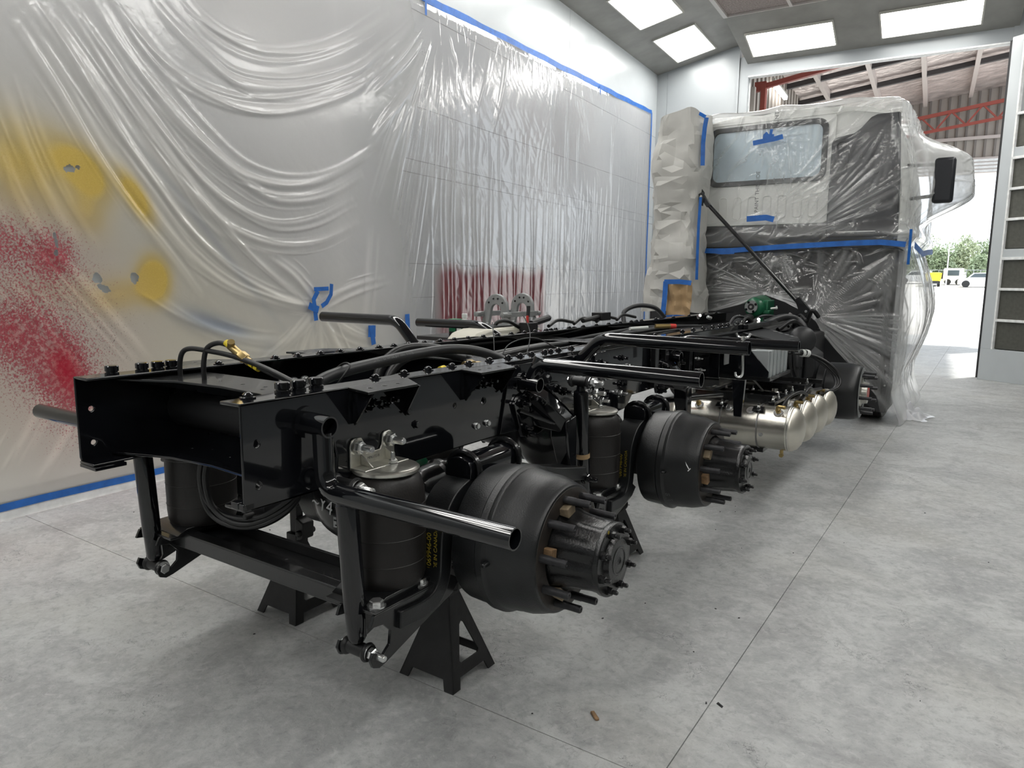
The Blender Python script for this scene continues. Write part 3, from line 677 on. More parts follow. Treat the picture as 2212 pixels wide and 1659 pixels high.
def wall_film():
    y0, y1 = -2.6, 11.29
    ys = np.concatenate([np.linspace(y0, .5, 60, endpoint=False), np.linspace(.5, 1.75, 200, endpoint=False), np.linspace(1.75, 4.6, 340, endpoint=False), np.linspace(4.6, y1, 620)])
    tz_ = np.concatenate([np.linspace(0, .27, 110, endpoint=False), np.linspace(.27, .53, 160, endpoint=False), np.linspace(.53, 1, 200)]); nz = len(tz_)
    Yg, Tg = np.meshgrid(ys, tz_, indexing='ij'); Zg = .075 + Tg * (ZTOP(Yg) - .075)
    h = np.zeros(Yg.shape); crease = np.zeros(Yg.shape)
    rg = random.Random(5)
    # broad drape
    h += .012 * np.sin(Yg * 1.9 + 1.3 * np.sin(Zg * 1.3)) * np.sin(Zg * 1.7 + .6 * Yg)
    for poly in FOLDS:
        q = smooth_spline2(poly, 4)
        for k in range(7):
            off = rg.uniform(-.13, .13) * (1 if k else 0); off2 = rg.uniform(-.09, .09) * (1 if k else 0)
            if k > 2:
                a_ = rg.randint(0, max(0, len(q) // 2)); qq = q[a_:a_ + max(4, len(q) // 2)]
                pp = [(a + off, b + off2) for a, b in qq]; w = rg.uniform(.006, .011)
                r = ridge_field(Yg, Zg, pp, w, 1.0); h += r * rg.uniform(.0012, .0026); crease = np.maximum(crease, .55 * r); continue
            pp = [(a + off, b + off2) for a, b in q]
            w = rg.uniform(.012, .024) if k else rg.uniform(.022, .04)
            am = (.0065 if k == 0 else .0035) * rg.uniform(.7, 1.2)
            r = ridge_field(Yg, Zg, pp, w, 1.0); h += r * am; crease = np.maximum(crease, r * (1 if k == 0 else .6))
    # gathered vertical pleats in the right half
    y = 4.75
    while y < y1 - .05:
        top = rg.uniform(2.3, 3.3) if rg.random() < .75 else rg.uniform(3.3, 4.1); bot = rg.uniform(.35, 1.2); lean = rg.uniform(-.12, .05)
        pts = [(y + lean * (1 - t) + .02 * math.sin(7 * t + y * 9), bot + (top - bot) * t) for t in np.linspace(0, 1, 7)]
        w = rg.uniform(.010, .020); am = rg.uniform(.006, .014)
        sel = np.where((ys > y - .35) & (ys < y + .35))[0]; s0, s1 = sel[0], sel[-1] + 1
        r = ridge_field(Yg[s0:s1], Zg[s0:s1], pts, w, 1.0); h[s0:s1] += r * am; crease[s0:s1] = np.maximum(crease[s0:s1], r)
        y += rg.uniform(.06, .14)
    # little creases below the tape
    for k in range(60):
        y = rg.uniform(4.7, y1 - .1); L = rg.uniform(.12, .5); dx = rg.uniform(-.12, .12); z = ZTOP(y) - .02
        sel = np.where((ys > y - .3) & (ys < y + .3))[0]; s0, s1 = sel[0], sel[-1] + 1
        r = ridge_field(Yg[s0:s1], Zg[s0:s1], [(y, z), (y + dx, z - L)], .010, 1.); h[s0:s1] += r * .006; crease[s0:s1] = np.maximum(crease[s0:s1], .7 * r)
    # crumpled band of random facets
    for f_, a_ in ((6.1, .0035), (13.3, .002), (29., .001)):
        ph = rng.uniform(0, 6, 4)
        h += a_ * np.abs(np.sin(f_ * (Yg + .35 * Zg) + ph[0] + 1.5 * np.sin(f_ * .6 * Zg + ph[1]))) * np.clip((Yg - 4.2) / 1.0, .15, 1)
    edge = np.minimum(1, np.minimum((ZTOP(Yg) - Zg) / .10, np.minimum((Zg - .06) / .12, (y1 - Yg) / .1))); h = .006 + np.clip(edge, 0, 1) * (h + .022)
    h = np.maximum(h, .003)
    def blob(cy, cz, a, b, ang, s=1., p=1.):
        c, d = math.cos(ang), math.sin(ang); u = ((Yg - cy) * c + (Zg - cz) * d) / a; v = (-(Yg - cy) * d + (Zg - cz) * c) / b
        return s * np.exp(-((u * u + v * v) ** p))
    wob = .5 + .5 * np.sin(9 * Yg + 4 * np.sin(6 * Zg)) * np.sin(8 * Zg + 3 * np.sin(5 * Yg))
    yellow = np.clip(blob(.80, 2.08, .34, .24, -.3, .80) + blob(1.15, 2.10, .22, .13, -.6, .6) + blob(.85, 1.85, .3, .2, 0, .25) + blob(1.22, 2.03, .17, .10, -.9, .75) + blob(1.51, 1.93, .075, .19, .55, 1.15, 1.3) + blob(1.19, 1.80, .11, .14, .4, .6) + blob(1.60, 1.40, .13, .17, 0, 1.25, 1.5) + blob(1.36, 1.30, .2, .11, .2, .75) + blob(.98, 1.34, .3, .12, 0, .3), 0, .97)
    yellow = np.where(yellow > .5, .5 + (yellow - .5) * .75, yellow)
    red = np.clip(blob(.90, 1.58, .42, .28, -.3, .30) + blob(.85, .98, .60, .44, -.2, .40) + blob(.97, 1.55, .13, .14, 0, .20) + blob(.62, 1.62, .16, .2, 0, .22) + blob(.98, .82, .14, .24, .3, .34) + blob(.72, 1.1, .16, .18, 0, .2) + blob(1.0, .45, .35, .28, 0, .2), 0, .60) * .66
    redcore = np.clip(blob(.99, .84, .085, .17, .25, .95, 1.2) + blob(.70, 1.08, .05, .06, 0, .35) + blob(.97, 1.53, .05, .05, 0, .45), 0, .95) * (.72 + .28 * wob)
    dot = np.clip(blob(1.0, 1.35, .6, .5, 0, .15) + blob(1.25, .9, .4, .35, 0, .12), 0, .18)
    blue = np.clip(blob(1.98, 1.10, .26, .075, -.35, .75) + blob(2.25, 1.02, .18, .06, -.3, .5) + blob(2.05, 1.72, .75, .035, -.83, .35) + blob(2.55, .85, .12, .12, 0, .25), 0, .8)
    warm = np.clip(blob(1.15, 1.25, 1.25, .95, 0, .62) + blob(2.4, .7, 1.3, .6, 0, .4) + blob(3.5, .8, .6, .35, 0, .3) + blob(0, 1.3, 1.4, 1.2, 0, .4), 0, .7)
    fadeR = np.clip((Yg - 4.68) / .22, 0, 1) * np.clip((7.34 - Yg) / .12, 0, 1)
    maroon = np.clip(fadeR * sstep(1.68 - Zg + .03 * np.sin(9 * Yg), 0, .24) * np.clip(.7 + (Zg - .75) / .75, .0, 1) * (.88 + .12 * np.sin(23 * Yg + 2 * np.sin(5 * Zg)) ** 2), 0, .96)
    opaq = np.clip(.9 * yellow + 1.0 * maroon + redcore + .5 * blue, 0, 1)
    left = np.clip((4.6 - Yg) / 1.2, 0, 1)
    milk = .18 + .36 * left + (.06 + .10 * left) * crease + .05 * np.sin(3 * Yg + 2 * Zg)
    milk = np.clip(milk + .25 * np.clip((1.7 - Zg) / 1.7, 0, 1) * left, .1, .97)
    P = np.stack([h, Yg, Zg], -1).reshape(-1, 3)
    ny = len(ys); I = np.arange(ny * nz).reshape(ny, nz)
    q = np.stack([I[:-1, :-1], I[1:, :-1], I[1:, 1:], I[:-1, 1:]], -1).reshape(-1, 4)
    cyq = Yg[:-1, :-1].reshape(-1); czq = Zg[:-1, :-1].reshape(-1); keep = np.ones(len(q), bool)
    for hy, hz, a, b, an in ((1.10, 2.055, .034, .022, .2), (1.15, 2.07, .014, .012, 0), (1.46, 1.405, .028, .037, 0), (1.215, 1.40, .030, .034, .5), (1.255, 1.335, .045, .022, -.5), (.985, 1.625, .010, .05, .1), (.98, 1.55, .012, .02, 0)):
        c, d = math.cos(an), math.sin(an); u = (cyq - hy) * c + (czq - hz) * d; v = -(cyq - hy) * d + (czq - hz) * c
        ang = np.arctan2(v, u); rr = 1 + .18 * np.sin(3 * ang + hy * 9) + .12 * np.sin(7 * ang)
        keep &= ((u / a) ** 2 + (v / b) ** 2) > rr
    q = q[keep]
    loc = rm(0, 4, 0)
    Wd = np.array(RO)[None] + P[:, :1] * np.array(EX)[None] + P[:, 1:2] * np.array(EY)[None] + P[:, 2:] * np.array([[0, 0, 1.]]) - np.array(loc)[None]
    me = bpy.data.meshes.new('plastic_sheet'); me.vertices.add(len(Wd)); me.vertices.foreach_set('co', Wd.astype(np.float32).ravel())
    me.loops.add(q.size); me.loops.foreach_set('vertex_index', q.astype(np.int32).ravel())
    me.polygons.add(len(q)); me.polygons.foreach_set('loop_start', (np.arange(len(q)) * 4).astype(np.int32)); me.update(calc_edges=True)
    me.polygons.foreach_set('use_smooth', [True] * len(q))
    for nm, arr in (('milk', milk), ('yellow', yellow), ('red', red), ('redcore', redcore), ('dot', dot), ('blue', blue), ('warm', warm), ('maroon', maroon), ('opaq', opaq)):
        at = me.attributes.new(nm, 'FLOAT', 'POINT'); at.data.foreach_set('value', arr.astype(np.float32).ravel())
    me.materials.append(MATS['film_wall'])
    o = bpy.data.objects.new('plastic_sheet', me); link(o, None, loc)
    tag(o, 'big translucent plastic sheet draped on the left wall, spattered with yellow and red paint', 'plastic sheet')
wall_film()

# ------------------------------------------------------------------ blue tape
def tape_strip(pts, w, nrm, label, group=None, th=.0015, jag=0., n=1, name='masking_tape', m='tape_blue', ripple=0.):
    """ribbon along 3-D points, width w, lying against a surface with normal nrm"""
    P = [Vector(p) for p in pts]; Nn = Vector(nrm).normalized(); vs = []; fs = []; rg = random.Random(hash(label) % 9999 if False else len(label) * 7)
    for i, p in enumerate(P):
        a = P[max(0, i - 1)]; b = P[min(len(P) - 1, i + 1)]; t = (b - a).normalized(); s = t.cross(Nn).normalized()
        e = rg.uniform(-jag, jag); o = Nn * (ripple * rg.uniform(0, 1))
        q = p + t * e
        vs += [q + s * (w / 2) + o, q - s * (w / 2) + o, q - s * (w / 2) + o + Nn * th, q + s * (w / 2) + o + Nn * th]
    for i in range(len(P) - 1):
        a = i * 4; b = a + 4; fs += [(a + k, a + (k + 1) % 4, b + (k + 1) % 4, b + k) for k in range(4)]
    fs += [(0, 1, 2, 3), tuple(len(vs) - 4 + k for k in range(4))]
    o = obj(name, MB().add(vs, fs), m, smooth=0); return tag(o, label, 'tape', group)
def wall_tape(yz, w, label, x=.012, **k): return tape_strip([rm(x, a, b) for a, b in yz], w, EX, label, 'blue tape on the wall sheet', **k)
GT = 'blue tape on the wall sheet'
wall_tape([(4.2 + .25 * k, ZTOP(4.2 + .25 * k) + .006 * math.sin(k * 1.7)) for k in range(18)], .075, 'blue tape along the sloping top edge of the wall sheet, nearer length', ripple=.004)
wall_tape([(8.4 + .25 * k, ZTOP(8.4 + .25 * k) - .004 + .006 * math.sin(k * 2.1)) for k in range(12)] + [(11.30, ZTOP(11.3))], .075, 'blue tape along the top edge of the wall sheet, far length to its corner', x=.014, ripple=.004)
wall_tape([(11.29 + .006 * math.sin(k), ZTOP(11.29) - k * .22) for k in range(18)], .055, 'upright blue tape down the far edge of the wall sheet', x=.014, ripple=.003)
wall_tape([(4.655, 4.16), (4.655, 4.01)], .03, 'short blue tape tab hanging at the top of the photo left of the tape corner', x=.03)
wall_tape([(8.97, 4.33), (8.975, 4.20)], .035, 'short blue tape tab hanging under the far end of the top tape', x=.03)
wall_tape([(-2.5 + .3 * k, .078 + .004 * math.sin(k * 1.3)) for k in range(46)], .045, 'long blue tape along the foot of the wall sheet above the white skirting', x=.024, ripple=.004)
# star of tape pieces
wall_tape([(3.02, 1.325), (3.19, 1.33)], .035, 'level piece of the tape star on the wall sheet left of the raised tubes', x=.062)
wall_tape([(3.225, 1.37), (3.215, 1.28), (3.16, 1.21), (3.10, 1.18)], .04, 'curved right piece of the tape star on the wall sheet', x=.064)
wall_tape([(3.06, 1.31), (3.01, 1.24), (3.02, 1.16), (3.03, 1.06)], .045, 'curved left piece of the tape star on the wall sheet', x=.066)
wall_tape([(2.95, 1.19), (3.0, 1.17), (3.06, 1.15)], .06, 'short stub piece at the left of the tape star', x=.068)
wall_tape([(3.70, .93), (3.80, .925)], .11, 'blotchy blue tape patch with a wire in front, right of the tape star', x=.05)
wall_tape([(3.74, .98), (3.77, .80)], .06, 'upright tape under the blotchy patch right of the tape star', x=.052)
wall_tape([(4.28, 1.07), (4.285, .96), (4.275, .80)], .07, 'upright blue tape behind the bent end of the nearer far-side tube', x=.05)

# ================================================================== PLASTIC OVER THE CAB
def grid_obj(name, P, milk, m, label, cat, parent=None, cull=None):
    n0, n1 = P.shape[:2]; loc = Vector(P.reshape(-1, 3).mean(0)); loc.z = float(P[..., 2].min())
    I = np.arange(n0 * n1).reshape(n0, n1); q = np.stack([I[:-1, :-1], I[1:, :-1], I[1:, 1:], I[:-1, 1:]], -1).reshape(-1, 4)
    if cull is not None: q = q[~cull[:-1, :-1].reshape(-1)]
    me = bpy.data.meshes.new(name); V = (P.reshape(-1, 3) - np.array(loc)[None]).astype(np.float32)
    me.vertices.add(len(V)); me.vertices.foreach_set('co', V.ravel()); me.loops.add(q.size); me.loops.foreach_set('vertex_index', q.astype(np.int32).ravel())
    me.polygons.add(len(q)); me.polygons.foreach_set('loop_start', (np.arange(len(q)) * 4).astype(np.int32)); me.update(calc_edges=True)
    me.polygons.foreach_set('use_smooth', [True] * len(q))
    at = me.attributes.new('milk', 'FLOAT', 'POINT'); at.data.foreach_set('value', milk.astype(np.float32).ravel())
    me.materials.append(MATS[m]); o = bpy.data.objects.new(name, me); link(o, parent, loc); return tag(o, label, cat)
def fan(U, V, cx, cz, n, a0, a1, r0, r1, seed, sharp=3.):
    """radiating tension creases from (cx, cz) between angles a0..a1"""
    ang = np.arctan2(V - cz, U - cx); r = np.hypot(U - cx, V - cz); rg = random.Random(seed); out = np.zeros(U.shape)
    for k in range(n):
        a = a0 + (a1 - a0) * (k + rg.uniform(.1, .9)) / n; L = r0 + (r1 - r0) * rg.uniform(.35, 1); st = rg.uniform(.0, .25) * L
        w = rg.uniform(.006, .016) + .012 * r
        d = np.abs((ang - a + PI) % (2 * PI) - PI) * np.maximum(r, .02)
        along = np.clip((r - st) / max(L - st, .01), 0, 1); f = np.where((r > st) & (r < L), np.sin(along * PI) ** .5, 0)
        out = np.maximum(out, f * np.exp(-(d / w) ** 2) * rg.uniform(.5, 1))
    return out * sstep(r, .03, .16)
def rand_creases(U, V, n, box, Lr, seed, w=(.006, .014), dirn=None):
    rg = random.Random(seed); out = np.zeros(U.shape)
    for k in range(n):
        u = rg.uniform(box[0], box[1]); v = rg.uniform(box[2], box[3]); L = rg.uniform(*Lr)
        a = rg.uniform(0, PI) if dirn is None else dirn + rg.gauss(0, .35)
        pts = [(u, v), (u + L * .5 * math.cos(a) + rg.uniform(-.04, .04), v + L * .5 * math.sin(a) + rg.uniform(-.04, .04)), (u + L * math.cos(a + .2), v + L * math.sin(a + .2))]
        s = (U > u - L - .1) & (U < u + L + .1) & (V > v - L - .1) & (V < v + L + .1)
        if not s.any(): continue
        i, j = np.where(s); i0, i1, j0, j1 = i.min(), i.max() + 1, j.min(), j.max() + 1
        r = ridge_field(U[i0:i1, j0:j1], V[i0:i1, j0:j1], pts, rg.uniform(*w), rg.uniform(.4, 1)); out[i0:i1, j0:j1] = np.maximum(out[i0:i1, j0:j1], r)
    return out
YC = 6.85
def cab_film_upper():
    # plan outline parameter s (metres along the film) against height z
    rear = 2.36; n_s, n_z = 300, 190
    s = np.linspace(0, rear + 2.6, n_s); z = np.linspace(1.80, 3.16, n_z)
    S, Z = np.meshgrid(s, z, indexing='ij')
    xr = -1.18 + S
    zt = sstep(Z, 1.8, 3.16)
    xc = 1.245 - .11 * sstep(Z, 2.35, 3.16)                     # cab gets narrower to the roof
    sc = rear
    bulge = .46 * sstep(Z, 2.0, 2.35) * (1 - sstep(Z, 2.68, 3.0)); d = np.maximum(S - sc, 0)
    bprof = sstep(d, .30, .85) * (1 - sstep(d, 1.15, 2.0))
    X = np.where(S < sc, np.minimum(-1.18 + S * (1.18 + xc) / sc, xc), xc + .03 * sstep(d, 0, .4) + bulge * bprof)
    Y = np.where(S < sc, YC - .05, YC - .05 + d)
    rnd = np.exp(-((S - sc) / .07) ** 2); Y = Y + .035 * rnd; X = X - .02 * rnd
    cr = fan(S, Z, 1.34, 1.86, 46, .35, 1.9, .3, 1.35, 3); cr = np.maximum(cr, fan(S, Z, 1.0, 2.10, 30, .2, 1.4, .2, 1.2, 4))
    cr = np.maximum(cr, fan(S, Z, 1.08, 2.9, 22, -2.6, 1.2, .1, .55, 5)); cr = np.maximum(cr, .8 * fan(S, Z, 2.30, 3.05, 26, -2.9, -1.2, .2, .9, 6))
    cr = np.maximum(cr, rand_creases(S, Z, 70, (.3, 2.3, 1.8, 3.1), (.1, .5), 9, dirn=.7)); cr = np.maximum(cr, rand_creases(S, Z, 40, (.2, 2.3, 1.8, 2.05), (.2, .6), 10, (.008, .02), .25))
    cr = np.maximum(cr, rand_creases(S, Z, 90, (2.35, 4.9, 1.8, 3.1), (.3, 1.1), 11, (.010, .028), 1.45)); cr = np.maximum(cr, rand_creases(S, Z, 60, (2.5, 4.2, 2.0, 2.9), (.1, .4), 12))
    h = .018 * cr + .010 * np.sin(S * 5 + 2 * Z) * np.sin(Z * 6 + S)
    h += np.exp(-((Z - 1.9) / .07) ** 2) * .05 * sstep(S, .5, 1.4)
    nx = np.where(S < sc - .02, 0, 1.); ny = np.where(S < sc - .02, -1., 0)
    X = X + nx * h; Y = Y + ny * h
    # tuck in to the tape line at the bottom
    k = (1 - sstep(Z, 1.80, 1.95)); X = X - .05 * k * bprof
    P = np.stack([X, Y, Z], -1); mk = .05 + .34 * cr + .62 * sstep(S, sc - .03, sc + .1) * (.7 + .3 * np.sin(Z * 3 + S * 4)) + .12 * np.exp(-((Z - 1.9) / .08) ** 2)
    # roof rows
    rows = []; mrows = []
    for t in np.linspace(0, 1, 40)[1:]:
        ang = t * PI / 2
        top = P[:, -1].copy(); c = np.array([0., 8.2, 3.16]); inset = .42 * (1 - math.cos(ang)) + max(0, t - .6) * .9
        d = c[None] - top; d[:, 2] = 0; L = np.linalg.norm(d[:, :2], axis=1, keepdims=True)
        q = top + d / np.maximum(L, .01) * np.minimum(inset, L * .95); bow = .065 + .045 * np.cos(top[:, 0] * 1.1)
        q[:, 2] = 3.16 + bow * math.sin(ang) + .012 * np.sin(top[:, 0] * 9 + 3 * t) + .006 * np.sin(S[:, 0] * 17) * (1 - t); rows.append(q); mrows.append(np.full(n_s, .45) + .10 * np.abs(np.sin(S[:, 0] * 11 + t * 5)))
    P = np.concatenate([P, np.stack(rows, 1)], 1); mk = np.concatenate([mk, np.stack(mrows, 1)], 1)
    grid_obj('plastic_cover', P, np.clip(mk, .05, .95), 'film_cab', 'clear creased plastic over the upper cab and mirror, above the blue tape band', 'plastic cover')
cab_film_upper()
def cab_film_lower():
    n_s, n_z = 320, 200; rear = 2.42
    s = np.linspace(0, rear + 2.3, n_s); t = np.linspace(0, 1, n_z); S, T = np.meshgrid(s, t, indexing='ij')
    xleft = -1.18 + S
    # lower edge: over the gearbox, gathered at the rail, then sweeping down behind the drum to the floor
    low = np.interp(s, [0, .62, .95, 1.18, 1.40, 1.62, 1.72, 1.80, 2.30, 2.36, 2.42, 2.6, 4.8], [1.08, 1.10, 1.19, 1.29, 1.22, 1.11, 1.02, .88, .30, .06, .015, .012, .012])
    Z = 1.79 + (low[:, None] - 1.79) * T
    d = np.maximum(S - rear, 0)
    fl_ = sstep(1.79 - Z, .1, 1.0)
    X = np.where(S < rear, -1.18 + S, 1.24 + .02 * sstep(d, 0, .3) + .26 * np.sin(np.clip((1.79 - Z) / 1.3, 0, 1) * PI) * sstep(d, .1, .9) * .6 + .10 * sstep(.35 - Z, 0, .35))
    Y = np.where(S < rear, YC - .06, YC - .06 + d)
    pull = np.exp(-((S - 1.66) / .35) ** 2) * T ** 2.5 * .16; Y = Y - pull
    Y = Y - .10 * np.exp(-((S - 1.2) / .3) ** 2) * T ** 3
    Yr_ = np.exp(-((S - rear) / .06) ** 2); Y = Y + .03 * Yr_
    cr = fan(S, Z, 1.66, 1.08, 70, -.95, .05, .1, 1.25, 21); cr = np.maximum(cr, .7 * fan(S, Z, 1.66, 1.08, 26, .05, 1.6, .1, .9, 22)); cr = np.maximum(cr, fan(S, Z, 1.2, 1.32, 26, 2.7, 3.6, .05, .8, 23)); cr = np.maximum(cr, fan(S, Z, 1.2, 1.30, 20, -.5, .2, .05, .5, 24))
    cr = np.maximum(cr, .9 * fan(S, Z, 1.25, 1.8, 40, -2.4, -.8, .03, .45, 25)); cr = np.maximum(cr, .8 * fan(S, Z, 2.42, 1.75, 26, -2.6, -1.3, .03, .8, 26))
    cr = np.maximum(cr, .7 * rand_creases(S, Z, 120, (.3, 2.4, .9, 1.8), (.08, .4), 27, (.006, .014))); cr = np.maximum(cr, rand_creases(S, Z, 30, (.35, 1.2, 1.2, 1.7), (.1, .3), 29, (.008, .02), .1))
    cr = np.maximum(cr, rand_creases(S, Z, 90, (2.42, 4.7, .1, 1.75), (.3, 1.2), 28, (.010, .03), 1.5))
    h = .030 * cr + .014 * np.sin(S * 6 + 3 * Z) * np.sin(Z * 5 + 2 * S)
    X = X + np.where(S < rear, 0, .45 * h); Y = Y - np.where(S < rear, h, 0)
    gather = np.exp(-((S - 1.25) / .75) ** 2) * sstep(T, .86, .98) * np.where(S < 1.62, 1, 0)
    mk = .05 + .40 * cr + .36 * gather + .80 * sstep(S, rear - .02, rear + .1) * (.7 + .3 * np.sin(S * 7 + 2 * Z)) + .22 * np.exp(-((S - 1.66) / .10 - 0) ** 2) * sstep(T, .6, 1)
    mk += .25 * np.where((S > rear) & (Z < .35), 1, 0)
    grid_obj('plastic_cover', np.stack([X, Y, Z], -1), np.clip(mk, .04, .95), 'film_cab', 'clear plastic curtain hanging below the cab tape band to the floor', 'plastic cover')
cab_film_lower()
def floor_wad():
    n = 46; u = np.linspace(-1, 1, n); U, V = np.meshgrid(u, u, indexing='ij')
    r = np.hypot(U, V); X = 1.40 + .17 * U + .03 * np.sin(5 * V); Y = 7.55 + .30 * V
    Z = .006 + .10 * np.abs(np.sin(4.1 * U + 2.3 * V) * np.sin(3.3 * V - 1.7 * U)) * np.clip(1.1 - r, 0, 1) + .18 * np.clip(.75 - np.hypot(U + .3, V - .1), 0, 1) ** 1.5
    grid_obj('plastic_scrap', np.stack([X, Y, Z], -1), np.full(U.shape, .72), 'film_white', 'bunched white end of plastic lying on the floor at the cab corner', 'plastic scrap', cull=(r > 1 + .1 * np.sin(5 * np.arctan2(V, U))))
floor_wad()
GC = 'blue tape on the cab cover'
yt = YC - .125
tape_strip([(-.82, yt - .01, 1.765), (-.60, yt, 1.755), (-.38, yt - .01, 1.757), (-.2, yt, 1.77), (.1, yt - .01, 1.785), (.45, yt, 1.80), (.8, yt - .01, 1.812), (1.05, yt, 1.815), (1.265, yt, 1.79)], .052, (0, -1, 0), 'long blue tape band running across the back of the wrapped cab', GC, ripple=.008)
tape_strip([(1.33, YC - .09, 1.785), (1.345, YC + .35, 1.745), (1.345, YC + .75, 1.73), (1.345, YC + 1.4, 1.77), (1.345, YC + 2.1, 1.80)], .06, (1, 0, 0), 'blue tape band turning along the right side of the wrapped cab', GC, ripple=.01)
tape_strip([(1.30, YC - .15, 1.93), (1.30, YC - .15, 1.60)], .03, (.7, -.7, 0), 'short upright tape hanging at the right rear corner of the cab band', GC)
tape_strip([(-.62, yt - .01, 1.76), (-.50, yt - .012, 1.742), (-.36, yt - .01, 1.745)], .05, (0, -1, 0), 'doubled piece on the cab tape band next to the black strut', GC)
tape_strip([(-.25, yt, 2.085), (-.05, yt, 2.092), (.03, yt, 2.07)], .06, (0, -1, 0), 'short blue tape patch under the ribs below the cab window', GC, ripple=.006)
tape_strip([(-.23, yt, 2.86), (0, yt, 2.885), (.07, yt, 2.90)], .05, (0, -1, 0), 'level blue tape piece on the film over the cab window', GC, ripple=.004)
tape_strip([(-.13, yt - .004, 2.91), (-.02, yt - .004, 2.90)], .06, (0, -1, 0), 'middle blue tape piece crossing over the cab window film', GC)
tape_strip([(-.11, yt - .008, 2.95), (-.06, yt - .008, 2.90), (.0, yt - .008, 2.885)], .035, (0, -1, 0), 'slanting blue tape piece on the cab window film', GC)
tape_strip([(-.045, yt - .010, 2.98), (-.055, yt - .010, 2.90)], .03, (0, -1, 0), 'upright blue tape piece on the cab window film', GC)

# printed line on the film
tm = text_mesh('PAINT THIS SIDE', .055, 'grey_ink', .0003, space=1.05)
t = inst('film_print', tm, None, (-.155, yt - .002, 2.36), rot_axes((0, 0, 1), (-1, 0, 0))); tag(t, 'grey upright lettering PAINT THIS SIDE printed on the cab film', 'lettering', 'printing on the cab film')
t = inst('film_print', text_mesh('PAINT', .058, 'grey_ink', .0003, space=1.05), None, (.0, yt - .002, 3.07), rot_axes((0, 0, 1), (-1, 0, 0))); tag(t, 'grey upright lettering PAINT cut off at the top of the cab film', 'lettering', 'printing on the cab film')

# ================================================================== PAPER-WRAPPED EXHAUST STACK
def paper_wrap():
    nU, nV = 40, 46; rg = random.Random(3); vs = []; fs = []
    for j in range(nV + 1):
        t = j / nV; z = 1.085 + t * 2.06; wL = -1.245 + .085 * t + .02 * math.sin(7 * t); wR = -.655 - .055 * t + .022 * math.sin(9 * t + 1)
        cx = (wL + wR) / 2; hw = (wR - wL) / 2; hd = .26
        for i in range(nU):
            a = 2 * PI * i / nU; c, s = math.cos(a), math.sin(a); e = .45
            x = cx + hw * math.copysign(abs(c) ** e, c); y = 6.60 + hd * math.copysign(abs(s) ** e, s)
            n1 = mnoise.noise(Vector((x * 3.6, y * 3.6, z * 1.7))); n2 = abs(mnoise.noise(Vector((x * 6 + 3 + z * 3, y * 6, z * 4.5 - x * 3)))); n3 = abs(mnoise.noise(Vector((x * 12 - z * 5, y * 12, z * 9)))); k = .055 * n1 - .042 * n2 - .019 * n3 + .025
            if j == nV: z_ = z + .06 * math.sin(a * 1.5 + .5) + .03 * n1
            else: z_ = z + .03 * mnoise.noise(Vector((x * 5, y * 5 + 7, z * 5)))
            vs.append((x + c * k, y + s * k * 1.5, z_))
    for j in range(nV):
        for i in range(nU):
            a = j * nU + i; b = j * nU + (i + 1) % nU
            if (i + j) % 2: fs += [(a, b, b + nU), (a, b + nU, a + nU)]
            else: fs += [(a, b, a + nU), (b, b + nU, a + nU)]
    k = len(vs); vs.append((-.95, 6.62, 3.10)); top = nV * nU
    fs += [(top + i, top + (i + 1) % nU, k) for i in range(nU)]
    return MB().add(vs, fs)
o = obj('masking_paper', paper_wrap(), 'paper_grey', smooth=19); tag(o, 'tall crumpled grey masking paper wrapped round the stack left of the cab', 'masking paper')
def kraft_piece():
    vs = []; fs = []; n = 16
    for j in range(n):
        for i in range(n):
            x = -.925 + .275 * i / (n - 1); z = 1.045 + .36 * j / (n - 1) - (.0 if i < 13 else .02 * (i - 12)) * (1 - j / (n - 1))
            vs.append((x, 6.255 - .03 * mnoise.noise(Vector((x * 12, 0, z * 12))) - .018 * math.sin(x * 40 + z * 8), z))
    for j in range(n - 1):
        for i in range(n - 1): a = j * n + i; fs.append((a, a + 1, a + n + 1, a + n))
    k = len(vs); vs += [(x, y + .006, z) for x, y, z in vs]; fs += [tuple(q + k for q in reversed(f)) for f in fs]
    return MB().add(vs, fs)
tag(obj('kraft_paper', kraft_piece(), 'kraft', smooth=20), 'brown kraft paper piece taped low on the grey wrapped stack', 'paper')
GP = 'blue tape on the paper wrapped stack'
tape_strip([(-.935, 6.235, 1.42), (-.94, 6.235, 1.24), (-.955, 6.235, 1.05)], .055, (0, -1, 0), 'upright blue tape along the left edge of the kraft paper', GP)
tape_strip([(-.95, 6.23, 1.415), (-.78, 6.23, 1.418), (-.65, 6.23, 1.405)], .05, (0, -1, 0), 'level blue tape across the top of the kraft paper', GP)
tape_strip([(-.90, 6.23, 1.045), (-.78, 6.20, 1.055), (-.66, 6.22, 1.05)], .05, (0, -1, -.4), 'crumpled blue tape under the kraft paper', GP, ripple=.03)
tape_strip([(-.635, 6.40, 3.10), (-.645, 6.39, 3.0), (-.66, 6.40, 2.85), (-.655, 6.40, 2.62)], .045, (.6, -.8, 0), 'ragged blue tape down the upper right edge of the wrapped stack', GP, ripple=.03)
tape_strip([(-.655, 6.40, 2.30), (-.66, 6.40, 2.0), (-.66, 6.40, 1.7), (-.655, 6.40, 1.44)], .03, (.6, -.8, 0), 'thin blue tape down the lower right edge of the wrapped stack', GP, ripple=.01)
tape_strip([(-.80, 6.40, 3.18), (-.70, 6.39, 3.15), (-.64, 6.40, 3.11)], .04, (0, -.8, .6), 'blue tape scrap at the top of the wrapped stack', GP)
#==TRUCK==
T = empty('truck', (0, 3.4, 0), 'bare black truck chassis on axle stands, wheels off, cab wrapped in plastic', 'truck')
def tp(name, mb, m, **k): return obj(name, mb, m, T, **k)
Vz = Vector
